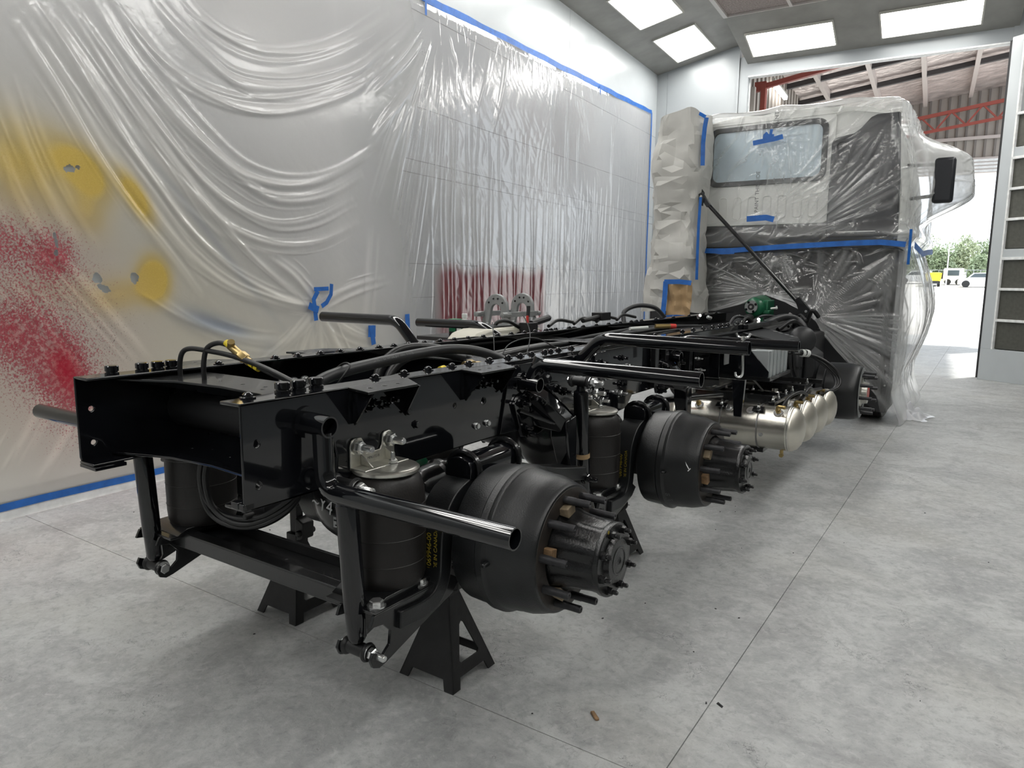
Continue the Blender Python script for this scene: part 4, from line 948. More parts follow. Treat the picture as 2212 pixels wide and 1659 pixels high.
# shared fasteners ------------------------------------------------------------
def dome_nut(): return MB().lathe([(0, .0185), (.003, .0185), (.004, .013), (.009, .0125), (.014, .007), (.0155, 0)], (0, 0, 0), (0, 0, 1), 8)
def tall_hex(): return MB().lathe([(0, .022), (.006, .022), (.007, .018), (.010, .018), (.011, .0215), (.026, .0215), (.029, .019), (.029, 0)], (0, 0, 0), (0, 0, 1), 12)
def zn_bolt(L=.03, r=.016): return MB().lathe([(0, r * 1.25), (.004, r * 1.25)], (0, 0, 0), (0, 0, 1), 16).hexa((0, 0, .004), (0, 0, 1), r * 1.0, r).lathe([(0, r * .58), (L, r * .58), (L + .003, r * .45), (L + .003, 0)], (0, 0, .004 + r), (0, 0, 1), 10)
def hex_head(r=.016): return MB().lathe([(0, r * 1.3), (.004, r * 1.3), (.004, 0)], (0, 0, 0), (0, 0, 1), 16).hexa((0, 0, .004), (0, 0, 1), .011, r)
ME = {}
for nm, mb, m in (('dome', dome_nut(), 'black_gloss'), ('tall', tall_hex(), 'black_gloss'), ('znbolt', zn_bolt(), 'zinc_bright'), ('znbolt_s', zn_bolt(.018, .011), 'zinc_bright'), ('znhead', hex_head(), 'zinc_bright'), ('znhead_s', hex_head(.010), 'zinc_bright'), ('bkhead', hex_head(.014), 'black_gloss'), ('bkbolt', zn_bolt(.022, .013), 'black_gloss')):
    ME[nm] = mesh_of('bolt', mb, m, (0, 0, 0))
RX = (0, PI / 2, 0); RXM = (0, -PI / 2, 0); RYM = (PI / 2, 0, 0)
def bolt(kind, p, parent, rot=None, s=1.0, name='bolt'): return inst(name, ME[kind], parent, p, rot, (s, s, s) if s != 1 else None)

# frame rails -----------------------------------------------------------------
ZT, ZB, YE = 1.10, .815, 6.75
def rail(sg):
    xo = .43
    holes = [circ(.045, ZT - .110, .0085, 12), circ(.045, ZT - .222, .0085, 12)] + ([circ(.868, .974, .008, 10), circ(1.043, .967, .013, 12)] if sg > 0 else [])
    slot = [(.27 + .012, .845), (.315, .85), (.318, .90), (.305, .945), (.285, .955), (.27, .93)]
    mb = MB().plate([(0, ZB + .02), (.004, ZB + .006), (.02, ZB), (YE, ZB), (YE, ZT), (.0, ZT)], YZ(sg * (xo - .009), sg), .009, holes + ([slot] if sg > 0 else []))
    # flanges with a rounded outer corner
    for z, s2 in ((ZT, -1), (ZB, 1)):
        mb.span((sg * xo, 0, z), (sg * (xo - .088), YE, z + s2 * .009))
    o = tp('frame_rail', mb, 'black_gloss', loc=(sg * .43, 0, ZB), smooth=30, bevel=.0035)
    return o
rails = {1: rail(1), -1: rail(-1)}
obj('end_tab', MB().span((.405, -.004, ZB + .005), (.43, .03, ZB + .022)).span((.380, -.006, ZB + .006), (.41, .018, ZB + .024)), 'black_gloss', rails[1], bevel=.002)
obj('end_tab', MB().span((-.43, .0, ZB - .012), (-.33, .10, ZB)), 'black_gloss', rails[-1], bevel=.002)
yr = [.55, .685, .81, .942, 1.046, 1.179, 1.31, 1.40, 1.49, 1.60, 1.65, 1.72, 1.84, 2.02, 2.2, 2.4, 2.72, 2.85, 3.3, 3.5, 3.7, 3.9, 4.05, 4.15, 4.25, 4.5, 4.9, 5.3, 5.7, 6.1]
yl = [.47, .60, .72, .83, .95, 1.06, 1.18, 1.30, 1.40, 1.50, 1.62, 1.74, 1.86, 1.98, 2.12, 2.26, 2.4, 2.54, 2.66, 2.8, 2.86, 2.92, 3.1, 3.3, 3.5, 3.7, 3.9, 4.1, 4.2, 4.3, 4.6, 5.0, 5.4, 5.8, 6.2]
for y in yr: bolt('dome', (.358, y, ZT), rails[1])
for y in yl: bolt('dome', (-.358, y, ZT), rails[-1])
bolt('dome', (.365, .070, ZT), rails[1], s=1.15)
for y in (.19, .245, .31): bolt('tall', (.355, y, ZT), rails[1])
for y in (.10, .20, .255, .305): bolt('tall', (-.385, y, ZT), rails[-1])
for y, z in ((.994, .879), (1.062, .879)): bolt('znhead_s', (.43, y, z), rails[1], RX)
for y, z in ((.66, .94), (.62, .99)): bolt('bkhead', (.43, y, z), rails[1], RX, .8)
for k in range(3): bolt('znhead', (-.421, .80 + .058 * k, .985), rails[-1], RX, 1.05)
for y, z in ((1.15, .99), (1.6, .95), (1.9, .96), (2.15, 1.0), (2.7, .98), (3.05, .95)): bolt('bkhead', (-.421, y, z), rails[-1], RX)
for z in (1.0, .935): bolt('bkbolt', (-.421, .33, z), rails[-1], RX); bolt('bkbolt', (-.421, .36, z - .01), rails[-1], RX, .8)

# outer joint plates ------------------------------------------------------------
tp('joint_plate', MB().plate([(1.14, .822), (1.20, 1.06), (1.235, 1.085), (2.35, 1.085), (2.37, 1.07), (2.37, .82), (2.30, .76), (2.05, .745), (1.9, .78)], YZ(.4305), .009, [circ(1.245, 1.0, .012), circ(1.40, .90, .016)]), 'black_gloss', bevel=.002)
p2 = tp('gusset_plate', MB().plate([(1.905, .80), (1.905, 1.066), (1.93, 1.08), (2.05, 1.08), (2.068, 1.062), (2.068, .80), (2.05, .785), (1.92, .785)], YZ(.4400), .011), 'black_gloss', bevel=.002)
for y, z, k in ((1.70, 1.0, 'znbolt_s'), (1.74, .955, 'znbolt_s'), (1.85, .965, 'znbolt'), (1.97, 1.03, 'bkbolt'), (1.99, .955, 'znbolt'), (1.99, .89, 'bkbolt'), (1.97, .845, 'znbolt'), (2.22, 1.03, 'bkbolt'), (2.2, .965, 'znbolt'), (2.22, .895, 'bkbolt'), (2.2, .85, 'znbolt'), (2.30, .98, 'znbolt_s')):
    bolt(k, (.451 if 1.9 < y < 2.07 else .4395, y, z), p2, RX)
tp('joint_plate', MB().plate([(1.14, .822), (1.20, 1.06), (1.235, 1.085), (2.35, 1.085), (2.37, .82), (1.9, .78)], YZ(-.4395), .009), 'black_gloss')

# rear crossmember ---------------------------------------------------------------
holes = [circ(.215, .955, .062, 24)] + [circ(x, z, .007, 8) for x, z in ((-.30, 1.02), (-.24, .88), (-.03, 1.03), (-.01, .90), (.03, .96), (.08, 1.035), (.09, .885), (.12, .93), (.32, 1.03), (.31, .88), (-.33, .94), (.05, .84 + .02))]
tp('cross_tube', MB().cyl((-.42, .375, .955), (.42, .375, .955), .075, 24), 'black_dark'); cm_ = tp('crossmember', MB().plate([(-.420, .835), (.420, .835), (.420, 1.078), (-.420, 1.078)], XZ(.34), .008, holes), 'black_gloss')
obj('top_flange', MB().plate([(-.42, .13), (-.36, .155), (-.22, .215), (0, .235), (.22, .215), (.36, .155), (.42, .13), (.42, .41), (-.42, .41)], XY(1.072), .008, [circ(x, y, .007, 8) for x, y in ((-.1, .30), (.02, .30), (.12, .31), (.16, .27), (-.2, .32))]), 'black_satin', cm_, bevel=.0015)
obj('bottom_flange', MB().plate([(-.42, .10), (-.36, .12), (-.2, .175), (0, .19), (.2, .175), (.36, .12), (.42, .10), (.42, .40), (-.42, .40)], XY(.828), .008, [circ(-.25 + .07 * k, .28 + .03 * (k % 3), .006, 8) for k in range(8)]), 'black_gloss', cm_, bevel=.0015)
bolt('znhead', (.30, .338, 1.0), cm_, RYM, 1.1); obj('pressed_ring', MB().ring((-.14, .332, .955), (-.14, .340, .955), .066, .062, 28), 'black_gloss', cm_)
for x, z in ((-.30, .99), (-.27, .955), (-.02, 1.0), (.02, .99), (-.04, .93), (.05, .88), (.10, .98), (.13, .87)): bolt('znhead_s', (x, .339, z), cm_, RYM, .35)
for y0, nm in ((1.52, 'a'), (2.75, 'b'), (4.2, 'c')):
    c2 = tp('crossmember', MB().span((-.42, y0, .86), (.42, y0 + .008, 1.05)), 'black_gloss', smooth=0)
    obj('top_flange', MB().plate([(-.42, y0 - .12), (-.25, y0 - .05), (.25, y0 - .05), (.42, y0 - .12), (.42, y0 + .22), (.25, y0 + .14), (-.25, y0 + .14), (-.42, y0 + .22)], XY(1.045), .008), 'black_satin', c2, bevel=.0015)

# body brackets along the rails -----------------------------------------------------
def body_bracket(sg, y0, ln):
    x0 = sg * .43; b = tp('body_bracket', MB().plate([(x0, y0), (x0 + sg * .113, y0 - .03), (x0 + sg * .113, y0 + ln - .08), (x0, y0 + ln)], XY(1.092), .008, [circ(x0 + sg * .06, y0 + .03 + .06 * k, .0085, 10) for k in range(3)]), 'black_satin', bevel=.0015)
    for yy_, sk in ((y0 + .012, -.02), (y0 + ln - .02, -.05)):
        obj('web', MB().plate([(x0, .998), (x0 + sg * .012, .985), (x0 + sg * .108, 1.092), (x0, 1.092)], lambda u, v, w, yy_=yy_, sk=sk: (u, yy_ + w + sk * abs(u - x0) / .113, v), .007), 'black_gloss', b, bevel=.001)
    obj('face_plate', MB().plate([(y0, .99), (y0 + ln, 1.0), (y0 + ln, 1.09), (y0, 1.09)], YZ(x0, sg), .006), 'black_gloss', b)
    for k in range(4): bolt('bkbolt', (x0 + sg * .006, y0 + .06 + .036 * k, 1.03 + .012 * (k % 2)), b, RX if sg > 0 else RXM, .9)
    return b
body_bracket(1, .365, .26); body_bracket(1, .905, .26); body_bracket(-1, .37, .26); body_bracket(-1, .95, .26)

# mudguard tubes ---------------------------------------------------------------------
def tube(pts, stub=None, bent=.06, r=.028):
    mb = MB().sweep(bend(pts, bent), r, 16, hollow=r * .86)
    o = tp('mudguard_tube', mb, 'black_gloss', smooth=40)
    if stub: 
        obj('tube_socket', MB().sweep([stub[0], stub[1]], .0305, 18, hollow=.0255), 'black_gloss', o, smooth=40)
        mid = Vector(stub[0]); sgn = 1 if stub[1][0] > 0 else -1
        obj('socket_flange', MB().cyl(mid, mid + Vector((sgn * .008, 0, 0)), .045, 20), 'black_gloss', o)
    return o
t1 = tube([(.495, .207, 1.0), (.50, .207, .838), (1.125, .212, .832)], ((.43, .207, 1.022), (.525, .207, 1.018)))
tube([(-.495, .18, 1.03), (-.50, .18, .885), (-1.12, .18, .885)], ((-.43, .18, 1.04), (-.525, .18, 1.04)))
t2 = tube([(.470, 1.30, 1.0), (.49, 1.31, 1.06), (.52, 1.315, 1.085), (1.165, 1.325, 1.078)], ((.4395, 1.30, 1.010), (.52, 1.30, 1.004)), .04)
t3 = tube([(.455, 1.75, 1.06), (.56, 1.75, 1.165), (1.205, 1.76, 1.158)], None, .05)
t4 = tube([(.45, 2.86, 1.0), (.52, 2.88, 1.085), (1.155, 2.9, 1.083)], ((.439, 2.86, .99), (.52, 2.86, .985)), .05)
tube([(-.445, 1.65, 1.08), (-.56, 1.64, 1.205), (-1.12, 1.64, 1.205)], None, .05)
tube([(-.445, 2.44, 1.06), (-.62, 2.44, 1.142), (-1.12, 2.44, 1.138)], None, .05)
# wing nut clamp on the third tube
cl = tp('clamp_bracket', MB().plate([(3.02, .94), (3.10, .94), (3.10, 1.0), (3.09, 1.02), (3.03, 1.02), (3.02, 1.0)], YZ(.72), .006), 'grey_steel')
hk = [(1.175, 1.77, 1.205), (1.178, 1.765, 1.15), (1.182, 1.76, 1.10), (1.183, 1.76, 1.06), (1.175, 1.76, 1.043), (1.158, 1.76, 1.045), (1.154, 1.76, 1.06)]
cw = tp('wing_bolt', MB().sweep(spline(hk, 4), .005, 8), 'zinc_bright')
obj('wing_nut', MB().lathe([(0, .009), (.012, .008), (.012, 0)], (1.175, 1.77, 1.19), (0, 0, 1), 10).sweep(bend([(1.178, 1.77, 1.198), (1.196, 1.773, 1.202), (1.202, 1.774, 1.217)], .01), .0045, 8).sweep(bend([(1.172, 1.77, 1.198), (1.154, 1.767, 1.202), (1.148, 1.766, 1.217)], .01), .0045, 8), 'zinc_bright', cw)

# ================================================================== REAR AXLES AND SUSPENSION
def DY(mb, dy, dz): return mb.shift((0, dy, dz))
def hub_meshes():
    d = {}
    # drum about the x axis, origin on the hub centre line at x = 0 (inboard) .. outboard +x
    pr = [(.655, .10), (.655, .212), (.660, .224), (.668, .227), (.752, .232), (.760, .2395), (.783, .2400), (.790, .231), (.796, .2275), (.835, .2245), (.842, .2225), (.878, .2205), (.905, .2135), (.928, .206), (.939, .2035), (.945, .199), (.947, .192)]
    d['drum'] = MB().lathe(pr, (0, 0, 0), (1, 0, 0), 72)
    d['face'] = MB().lathe([(.945, .1935), (.948, .192), (.948, .139), (.930, .135), (.930, .06)], (0, 0, 0), (1, 0, 0), 64)
    # barrel with shallow flutes
    vs = []; fs = []; n = 80; prof = [(.915, .133), (.945, .132), (.965, .128), (.99, .121), (1.03, .116), (1.07, .113), (1.092, .112)]
    for x, r in prof:
        for i in range(n):
            a = 2 * PI * i / n; k = .5 + .5 * math.cos(5 * a + .6); f = (.013 * (1 - k) ** 3) * (1 if .95 < x < 1.085 else .3); vs.append((x, (r - f) * math.cos(a), (r - f) * math.sin(a)))
    for j in range(len(prof) - 1):
        for i in range(n): q = (i + 1) % n; fs.append((j * n + i, j * n + q, (j + 1) * n + q, (j + 1) * n + i))
    d['barrel'] = MB().add(vs, fs)
    d['cap'] = MB().lathe([(1.088, .100), (1.088, .1125), (1.091, .1135), (1.103, .1135), (1.106, .111), (1.106, .074), (1.112, .069), (1.120, .066), (1.1215, .045), (1.1235, .043), (1.1235, .038), (1.1215, .036), (1.123, .012), (1.120, .009), (1.118, 0)], (0, 0, 0), (1, 0, 0), 48)
    d['stud'] = MB().lathe([(-.012, .0130), (.036, .0130), (.038, .0118), (.085, .0118), (.088, .0100), (.088, .005), (.085, .0035), (.085, 0)], (0, 0, 0), (0, 0, 1), 14)
    d['capbolt'] = MB().lathe([(0, .013), (.004, .013), (.004, .0)], (0, 0, 0), (0, 0, 1), 14).hexa((0, 0, .004), (0, 0, 1), .013, .0118).lathe([(0, .0068), (.013, .0068), (.016, .005), (.016, 0)], (0, 0, .017), (0, 0, 1), 10)
    return d
HM = {k: mesh_of(k, v, m, (0, 0, 0), s) for (k, v), m, s in zip(hub_meshes().items(), ('cast_black', 'drum_face', 'hub_black', 'hub_black', 'stud_steel', 'hub_black'), (28, 30, 30, 30, 35, 35))}
def wheel_hub(sg, y, z, phase=28.2):
    c = Vector((0, y, z)); h = empty_part('wheel_hub', c)
    rot = None if sg > 0 else (0, 0, PI)
    inst('brake_drum', HM['drum'], h, c, rot); inst('drum_face', HM['face'], h, c, rot, label='rust tinted machined drum face'); inst('hub_barrel', HM['barrel'], h, c, rot); inst('hub_cap', HM['cap'], h, c, rot)
    for k in range(10):
        a = R(phase + 36 * k); p = Vector((sg * .948, y + .1675 * math.cos(a), z + .1675 * math.sin(a))); inst('wheel_stud', HM['stud'], h, p, RX if sg > 0 else RXM)
    for k in range(8):
        a = R(20 + 45 * k); p = Vector((sg * 1.106, y + .093 * math.cos(a), z + .093 * math.sin(a))); inst('cap_bolt', HM['capbolt'], h, p, RX if sg > 0 else RXM)
    return h
def empty_part(name, loc, parent=None):
    o = bpy.data.objects.new(name, None); o.empty_display_size = .05; return link(o, parent or T, loc)
AX = ((.785, .587), (2.182, .558))
hubs = [wheel_hub(1, *AX[0]), wheel_hub(1, *AX[1], phase=30.5)]
for a in AX: wheel_hub(-1, *a)
# casting lugs on the drums
for h, (y, z) in zip(hubs, AX):
    for a in (182,):
        ca, sa = math.cos(R(a)), math.sin(R(a)); p = Vector((.80, y + .229 * ca, z + .229 * sa))
        obj('casting_lug', MB().box(p, (.016, .012, .05), Matrix.Rotation(R(a + 90), 3, 'X')), 'cast_black', h, bevel=.004)
# yellow paint dot, chalk ticks and numbers on the second drum
obj('paint_dot', MB().lathe([(0, .006), (.0008, .005), (.0008, 0)], (1.1060, .785 - .045, .587 + .098), (1, 0, 0), 10), 'yellow_ink', hubs[0])
def on_drum(h, y, z, x, adeg, mesh, name, lab, r=.2305, spin=0.):
    """mesh laid flat on the drum at angle adeg (about +x from +y), spin about the surface normal"""
    a = R(adeg); nrm = Vector((0, math.cos(a), math.sin(a))); xa = Vector((1, 0, 0)); q = Matrix.Rotation(spin, 3, nrm); xa = q @ xa
    ya = nrm.cross(xa); o = inst(name, mesh, h, Vector((x, y, z)) + nrm * r, rot_axes(xa, ya)); o['label'] = lab; return o
tick = mesh_of('tick', MB().box((-.006, .010, 0), (.004, .036, .0012), Matrix.Rotation(R(35), 3, 'Z')).box((.006, -.008, 0), (.004, .018, .0012), Matrix.Rotation(R(-40), 3, 'Z')), 'white_ink', (0, 0, 0), 0)
on_drum(hubs[1], *AX[1], .905, 174, tick, 'chalk_tick', 'white chalk tick', .2150)
on_drum(hubs[1], *AX[1], .80, 214, text_mesh('901', .026, 'grey_ink', .0002), 'chalk_number', 'faint chalk figures', .2285, 0.12)
on_drum(hubs[1], *AX[1], .80, 225, text_mesh('02/11', .022, 'grey_ink', .0002), 'chalk_number', 'faint chalk figures', .2285, 0.3)

def axle_set(i, y, z):
    dy, dz = y - .785, z - .587
    ax = tp('axle_housing', DY(MB().lathe([(-.66, .062), (-.40, .066), (-.24, .085), (-.17, .13), (.17, .13), (.24, .085), (.40, .066), (.66, .062)], (0, .785, .587), (1, 0, 0), 24), dy, dz), 'cast_black')
    obj('differential_bowl', DY(MB().lathe([(0, .205), (.03, .21), (.05, .205), (.10, .185), (.155, .14), (.185, .08), (.195, .0)], (.06, .80, .62), (0, -1, 0), 36), dy, dz), 'black_satin', ax)
    obj('differential_carrier', DY(MB().lathe([(0, .20), (.06, .19), (.16, .13), (.24, .09), (.27, .09), (.27, 0)], (.06, .80, .62), (0, 1, .05), 28), dy, dz), 'green_paint' if i == 0 else 'cast_black', ax)
    for k in range(10):
        a = 2 * PI * k / 10; bolt('bkhead', (.06 + .195 * math.cos(a), .785 + dy - .022, .62 + dz + .195 * math.sin(a)), ax, RYM)
    for sg in (1, -1):
        m = (lambda mb: mb) if sg > 0 else (lambda mb: mb.mirror_x())
        # curved suspension beam, a flat-sided C wrapping the axle
        path = spline([(.36, .430), (.47, .425), (.535, .445), (.566, .50), (.573, .58), (.585, .655), (.63, .72), (.70, .752), (.80, .762), (.93, .752), (1.08, .715), (1.26, .665), (1.47, .615)], 5)if False else None
        cpts = [p for p in spline([Vector((0, a, b)) for a, b in ((.36, .430), (.47, .425), (.535, .445), (.566, .50), (.573, .58), (.585, .655), (.63, .72), (.70, .752), (.80, .762), (.93, .752), (1.08, .715), (1.26, .665), (1.50, .615))], 5)]
        vs = []; fs = []
        for k, p in enumerate(cpts):
            a = cpts[max(0, k - 1)]; b = cpts[min(len(cpts) - 1, k + 1)]; t_ = (b - a).normalized(); nn = Vector((0, -t_.z, t_.y)); th = .027
            q = [p + nn * th + Vector((.53, 0, 0)), p + nn * (th * .96) + Vector((.58, 0, 0)), p + nn * th + Vector((.632, 0, 0)), p - nn * th + Vector((.632, 0, 0)), p - nn * th + Vector((.53, 0, 0))]
            vs += q
        n5 = 5
        for k in range(len(cpts) - 1): fs += [(k * n5 + e, k * n5 + (e + 1) % n5, (k + 1) * n5 + (e + 1) % n5, (k + 1) * n5 + e) for e in range(n5)]
        fs += [tuple(range(n5)), tuple(len(vs) - n5 + e for e in range(n5))]
        sb_ = tp('suspension_beam', DY(m(MB().add(vs, fs)), dy, dz), 'cast_black', bevel=.004)
        if sg > 0:
            for txt, xx, sz in (('1069946-00', .583, .025), ('MADE IN CANADA', .609, .019)):
                o = inst('beam_print', text_mesh(txt, sz, 'yellow_ink', .0003), sb_, (xx, .5445 + dy, .572 + dz), rot_axes((0, .02, 1), (-1, 0, 0))); o['label'] = 'yellow stencilled lettering'
        # axle clamp pad with rounded top and two U-bolts
        pad = [( -.052, .775), (.052, .775), (.052, .812)] + [(.052 * math.cos(a), .812 + .034 * math.sin(a)) for a in np.linspace(0, PI, 9)[1:-1]] + [(-.052, .812)]
        pd = tp('clamp_pad', DY(m(MB().plate(pad, lambda u, v, w: (.585 + u, .692 + w, v), .30)), dy, dz), 'black_gloss', bevel=.004)
        if sg > 0:
            o = inst('pad_mark', text_mesh('137', .018, 'grey_ink', .0002), pd, (.585, .88 + dy, .847 + dz), rot_axes((0, 1, 0), (-1, 0, 0)))
        for yy_ in (.722, .955):
            u_ = [(.521, yy_, .46), (.521, yy_, .80)] + [(.585 + .064 * math.cos(a), yy_, .803 + .054 * math.sin(a)) for a in np.linspace(PI, 0, 9)] + [(.649, yy_, .80), (.649, yy_, .46)]
            obj('u_bolt', DY(m(MB().sweep(u_, .0105, 10)), dy, dz), 'black_satin', pd)
            for xx in (.521, .649): obj('u_bolt_nut', DY(m(MB().hexa((xx, yy_, .468), (0, 0, 1), .03, .018).lathe([(0, .022), (.006, .022), (.006, 0)], (xx, yy_, .498), (0, 0, 1), 12)), dy, dz), 'black_satin', pd)
        obj('axle_saddle', DY(m(MB().hull([(.50, .70, .50), (.67, .70, .50), (.50, .87, .50), (.67, .87, .50), (.52, .68, .66), (.65, .68, .66), (.52, .89, .70), (.65, .89, .70)])), dy, dz), 'cast_black', pd, bevel=.006)
        obj('brake_spider', DY(m(MB().lathe([(0, .17), (.01, .175), (.02, .17), (.02, .07)], (.632, .785, .587), (1, 0, 0), 28)), dy, dz), 'cast_black', pd)
        # spring seat arm: plates running back to the shock eye
        arm = [(.66, .45), (.62, .475), (.27, .475), (.255, .445), (.305, .437), (.335, .405), (.330, .365), (.305, .345), (.262, .366), (.252, .345), (.262, .322), (.285, .312), (.315, .318), (.47, .368), (.62, .415)]
        sa = tp('shock_arm', DY(m(MB().plate(arm, YZ(.604), .012).plate(arm, YZ(.470), .010)), dy, dz), 'black_satin', bevel=.0015)
        obj('spring_seat', DY(m(MB().span((.41, .275, .470), (.615, .60, .480)).plate([(.30, .48), (.34, .50), (.52, .50), (.56, .48)], YZ(.405), .19)), dy, dz), 'black_satin', sa, bevel=.002)
        for yy_, kk in ((.500, 1.25), (.312, 1.35)):
            b_ = bolt('znhead', (sg * .582, yy_ + dy, .480 + dz), sa, None, kk, 'seat_bolt')
        # air bag
        ab = tp('air_spring', DY(m(MB().lathe([(.0, .088), (.004, .118), (.02, .123), (.05, .1255), (.13, .1265), (.22, .1265), (.29, .123), (.325, .112), (.345, .094), (.350, .08)], (.482, .455, .494), (0, 0, 1), 48)), dy, dz), 'rubber_bag')
        obj('piston_ring', DY(m(MB().lathe([(0, .0), (0, .088), (.004, .108), (.010, .108), (.016, .09), (.016, .0)], (.482, .455, .482), (0, 0, 1), 40)), dy, dz), 'black_satin', ab)
        for zz in (.075, .155, .25): obj('moulding_line', DY(m(MB().lathe([(0, .1262), (.0015, .1278), (.003, .1262)], (.482, .455, .494 + zz), (0, 0, 1), 48)), dy, dz), 'rubber_bag', ab)
        obj('bead_plate', DY(m(MB().lathe([(0, .080), (0, .098), (.004, .103), (.012, .103), (.016, .098), (.018, .09), (.018, 0)], (.490, .455, .838), (0, 0, 1), 40)), dy, dz), 'zinc', ab)
        br = [(.36, .852), (.548, .852), (.548, .915), (.542, .938), (.528, .945), (.508, .945), (.498, .938), (.493, .905), (.485, .892), (.425, .890), (.417, .900), (.414, .93), (.407, .942), (.38, .944), (.366, .938), (.36, .92)]
        obj('mount_bracket', DY(m(MB().plate(br, YZ(.4315), .007).span((.4315, .36, .850), (.50, .548, .858)).plate([(.4385, .858), (.49, .858), (.4385, .895)], XZ(.40), .006).plate([(.4385, .858), (.49, .858), (.4385, .895)], XZ(.505), .006)), dy, dz), 'zinc', ab, bevel=.002)
        for yy_ in (.386, .522): bolt('znbolt', (sg * .4385, yy_ + dy, .918 + dz), ab, RX if sg > 0 else RXM, 1.25, 'bracket_bolt')
        bolt('znbolt_s', (sg * .505, .47 + dy, .856 + dz), ab, None, 1.1, 'bead_stud')
        if sg > 0 and i == 0: o = inst('part_number', text_mesh('MP61721R', .012, 'grey_ink', .0002), ab, (.4390, .455, .874), rot_axes((0, 1, 0), (0, 0, 1)))
        # shock absorber
        if i == 0: b0, tp_ = Vector((.532, .283, .348)), Vector((.528, .255, .845))
        else: b0, tp_ = Vector((.532, .283, .375)), Vector((.545, .195, 1.018))
        dv = (tp_ - b0).normalized(); Ls = (tp_ - b0).length
        sh = tp('shock_absorber', DY(m(MB().lathe([(.022, .012), (.026, .022), (.04, .0285), (.12, .0295), (.121, .032), (Ls - .055, .0325), (Ls - .045, .030), (Ls - .040, .020), (Ls - .02, .016)], b0, dv, 28)), dy, dz), 'black_gloss', label=None)
        for pc, kk in ((b0, 1), (tp_, 1)):
            obj('shock_eye', DY(m(MB().lathe([(-.047, .0), (-.047, .026), (-.040, .029), (-.034, .026), (-.030, .021), (.030, .021), (.034, .026), (.040, .029), (.047, .026), (.047, 0)], pc, (1, 0, 0), 24)), dy, dz), 'rubber', sh)
            if sg > 0: bolt('znbolt', (pc.x + .047, pc.y + dy, pc.z + dz), sh, RX, 1.15, 'eye_bolt'); bolt('znhead', (pc.x - .047, pc.y + dy, pc.z + dz), sh, RXM, .95, 'eye_bolt')
            else: bolt('znhead', (-pc.x + .047, pc.y + dy, pc.z + dz), sh, RX, 1.2, 'eye_bolt')
        if i == 1: obj('worn_band', DY(m(MB().lathe([(.30, .0330), (.322, .0330)], b0, dv, 28)), dy, dz), 'kraft', sh)
        # forward hanger casting
        hg = tp('hanger_bracket', DY(m(MB().plate([(1.215, .93), (1.24, .955), (1.36, .985), (1.56, .985), (1.62, .93), (1.60, .87), (1.50, .80), (1.36, .775), (1.28, .79), (1.25, .85)], YZ(.4395), .014)), dy, 0), 'black_gloss', bevel=.003)
        obj('hanger_web', DY(m(MB().hull([(.452, 1.30, .975), (.452, 1.40, .985), (.452, 1.36, .82), (.452, 1.44, .82), (.575, 1.425, .845), (.575, 1.485, .855), (.56, 1.43, .79), (.56, 1.49, .79), (.50, 1.345, .945), (.50, 1.43, .95)])), dy, 0), 'black_gloss', hg, bevel=.006)
        obj('hanger_rib', DY(m(MB().sweep([(.456, 1.25, .90), (.53, 1.40, .835)], .008, 8).hull([(.452, 1.44, .985), (.452, 1.455, .985), (.452, 1.53, .83), (.452, 1.545, .83), (.575, 1.485, .86), (.575, 1.495, .855), (.545, 1.5, .78)])), dy, 0), 'black_gloss', hg)
        obj('hanger_leg', DY(m(MB().hull([(.50, 1.42, .845), (.58, 1.42, .845), (.50, 1.50, .86), (.58, 1.50, .86), (.50, 1.42, .77), (.582, 1.42, .77), (.52, 1.47, .595), (.572, 1.47, .595), (.52, 1.525, .595), (.572, 1.525, .595), (.50, 1.51, .77), (.58, 1.51, .77)])), dy, dz), 'black_gloss', hg, bevel=.008)
        obj('pivot_bush', DY(m(MB().lathe([(0, 0), (0, .034), (.01, .038), (.12, .038), (.13, .034), (.13, 0)], (.49, 1.50, .595), (1, 0, 0), 24)), dy, dz), 'cast_black', hg)
        bolt('bkbolt', (sg * .62, 1.50 + dy, .595 + dz), hg, RX if sg > 0 else RXM, 1.5)
        for yy_, zz in ((1.262, .93), (1.315, .945), (1.285, .83), (1.31, .80), (1.55, .955), (1.60, .935)): bolt('bkbolt', (sg * .4535, yy_ + dy, zz), hg, RX if sg > 0 else RXM, 1.1)
        if sg > 0:
            nrm = Vector((.105, -.045, .10)).normalized(); xa = Vector((.075, .07, -.055)).normalized()
            o = inst('cast_mark', text_mesh('EP', .042, 'black_gloss', .003), hg, (.510, 1.357 + dy, .925), rot_axes(Vector((.55, .45, -.7)), nrm.cross(Vector((.55, .45, -.7)))))
    # transverse beam linking the two arms
    cb = tp('cross_beam', DY(MB().span((-.50, .325, .432), (.50, .335, .484)).span((-.50, .325, .476), (.50, .365, .486)).span((-.50, .365, .452), (.50, .480, .461)).span((-.50, .480, .452), (.50, .492, .496)).span((-.50, .325, .428), (.50, .39, .437)).span((-.50, .362, .452), (.50, .370, .486)), dy, dz), 'black_satin', bevel=.002)
    obj('beam_recess', DY(MB().lathe([(0, .006), (.0008, .005), (.0008, 0)], (.05, .42, .461), (0, 0, 1), 10), dy, dz), 'black_dark', cb)
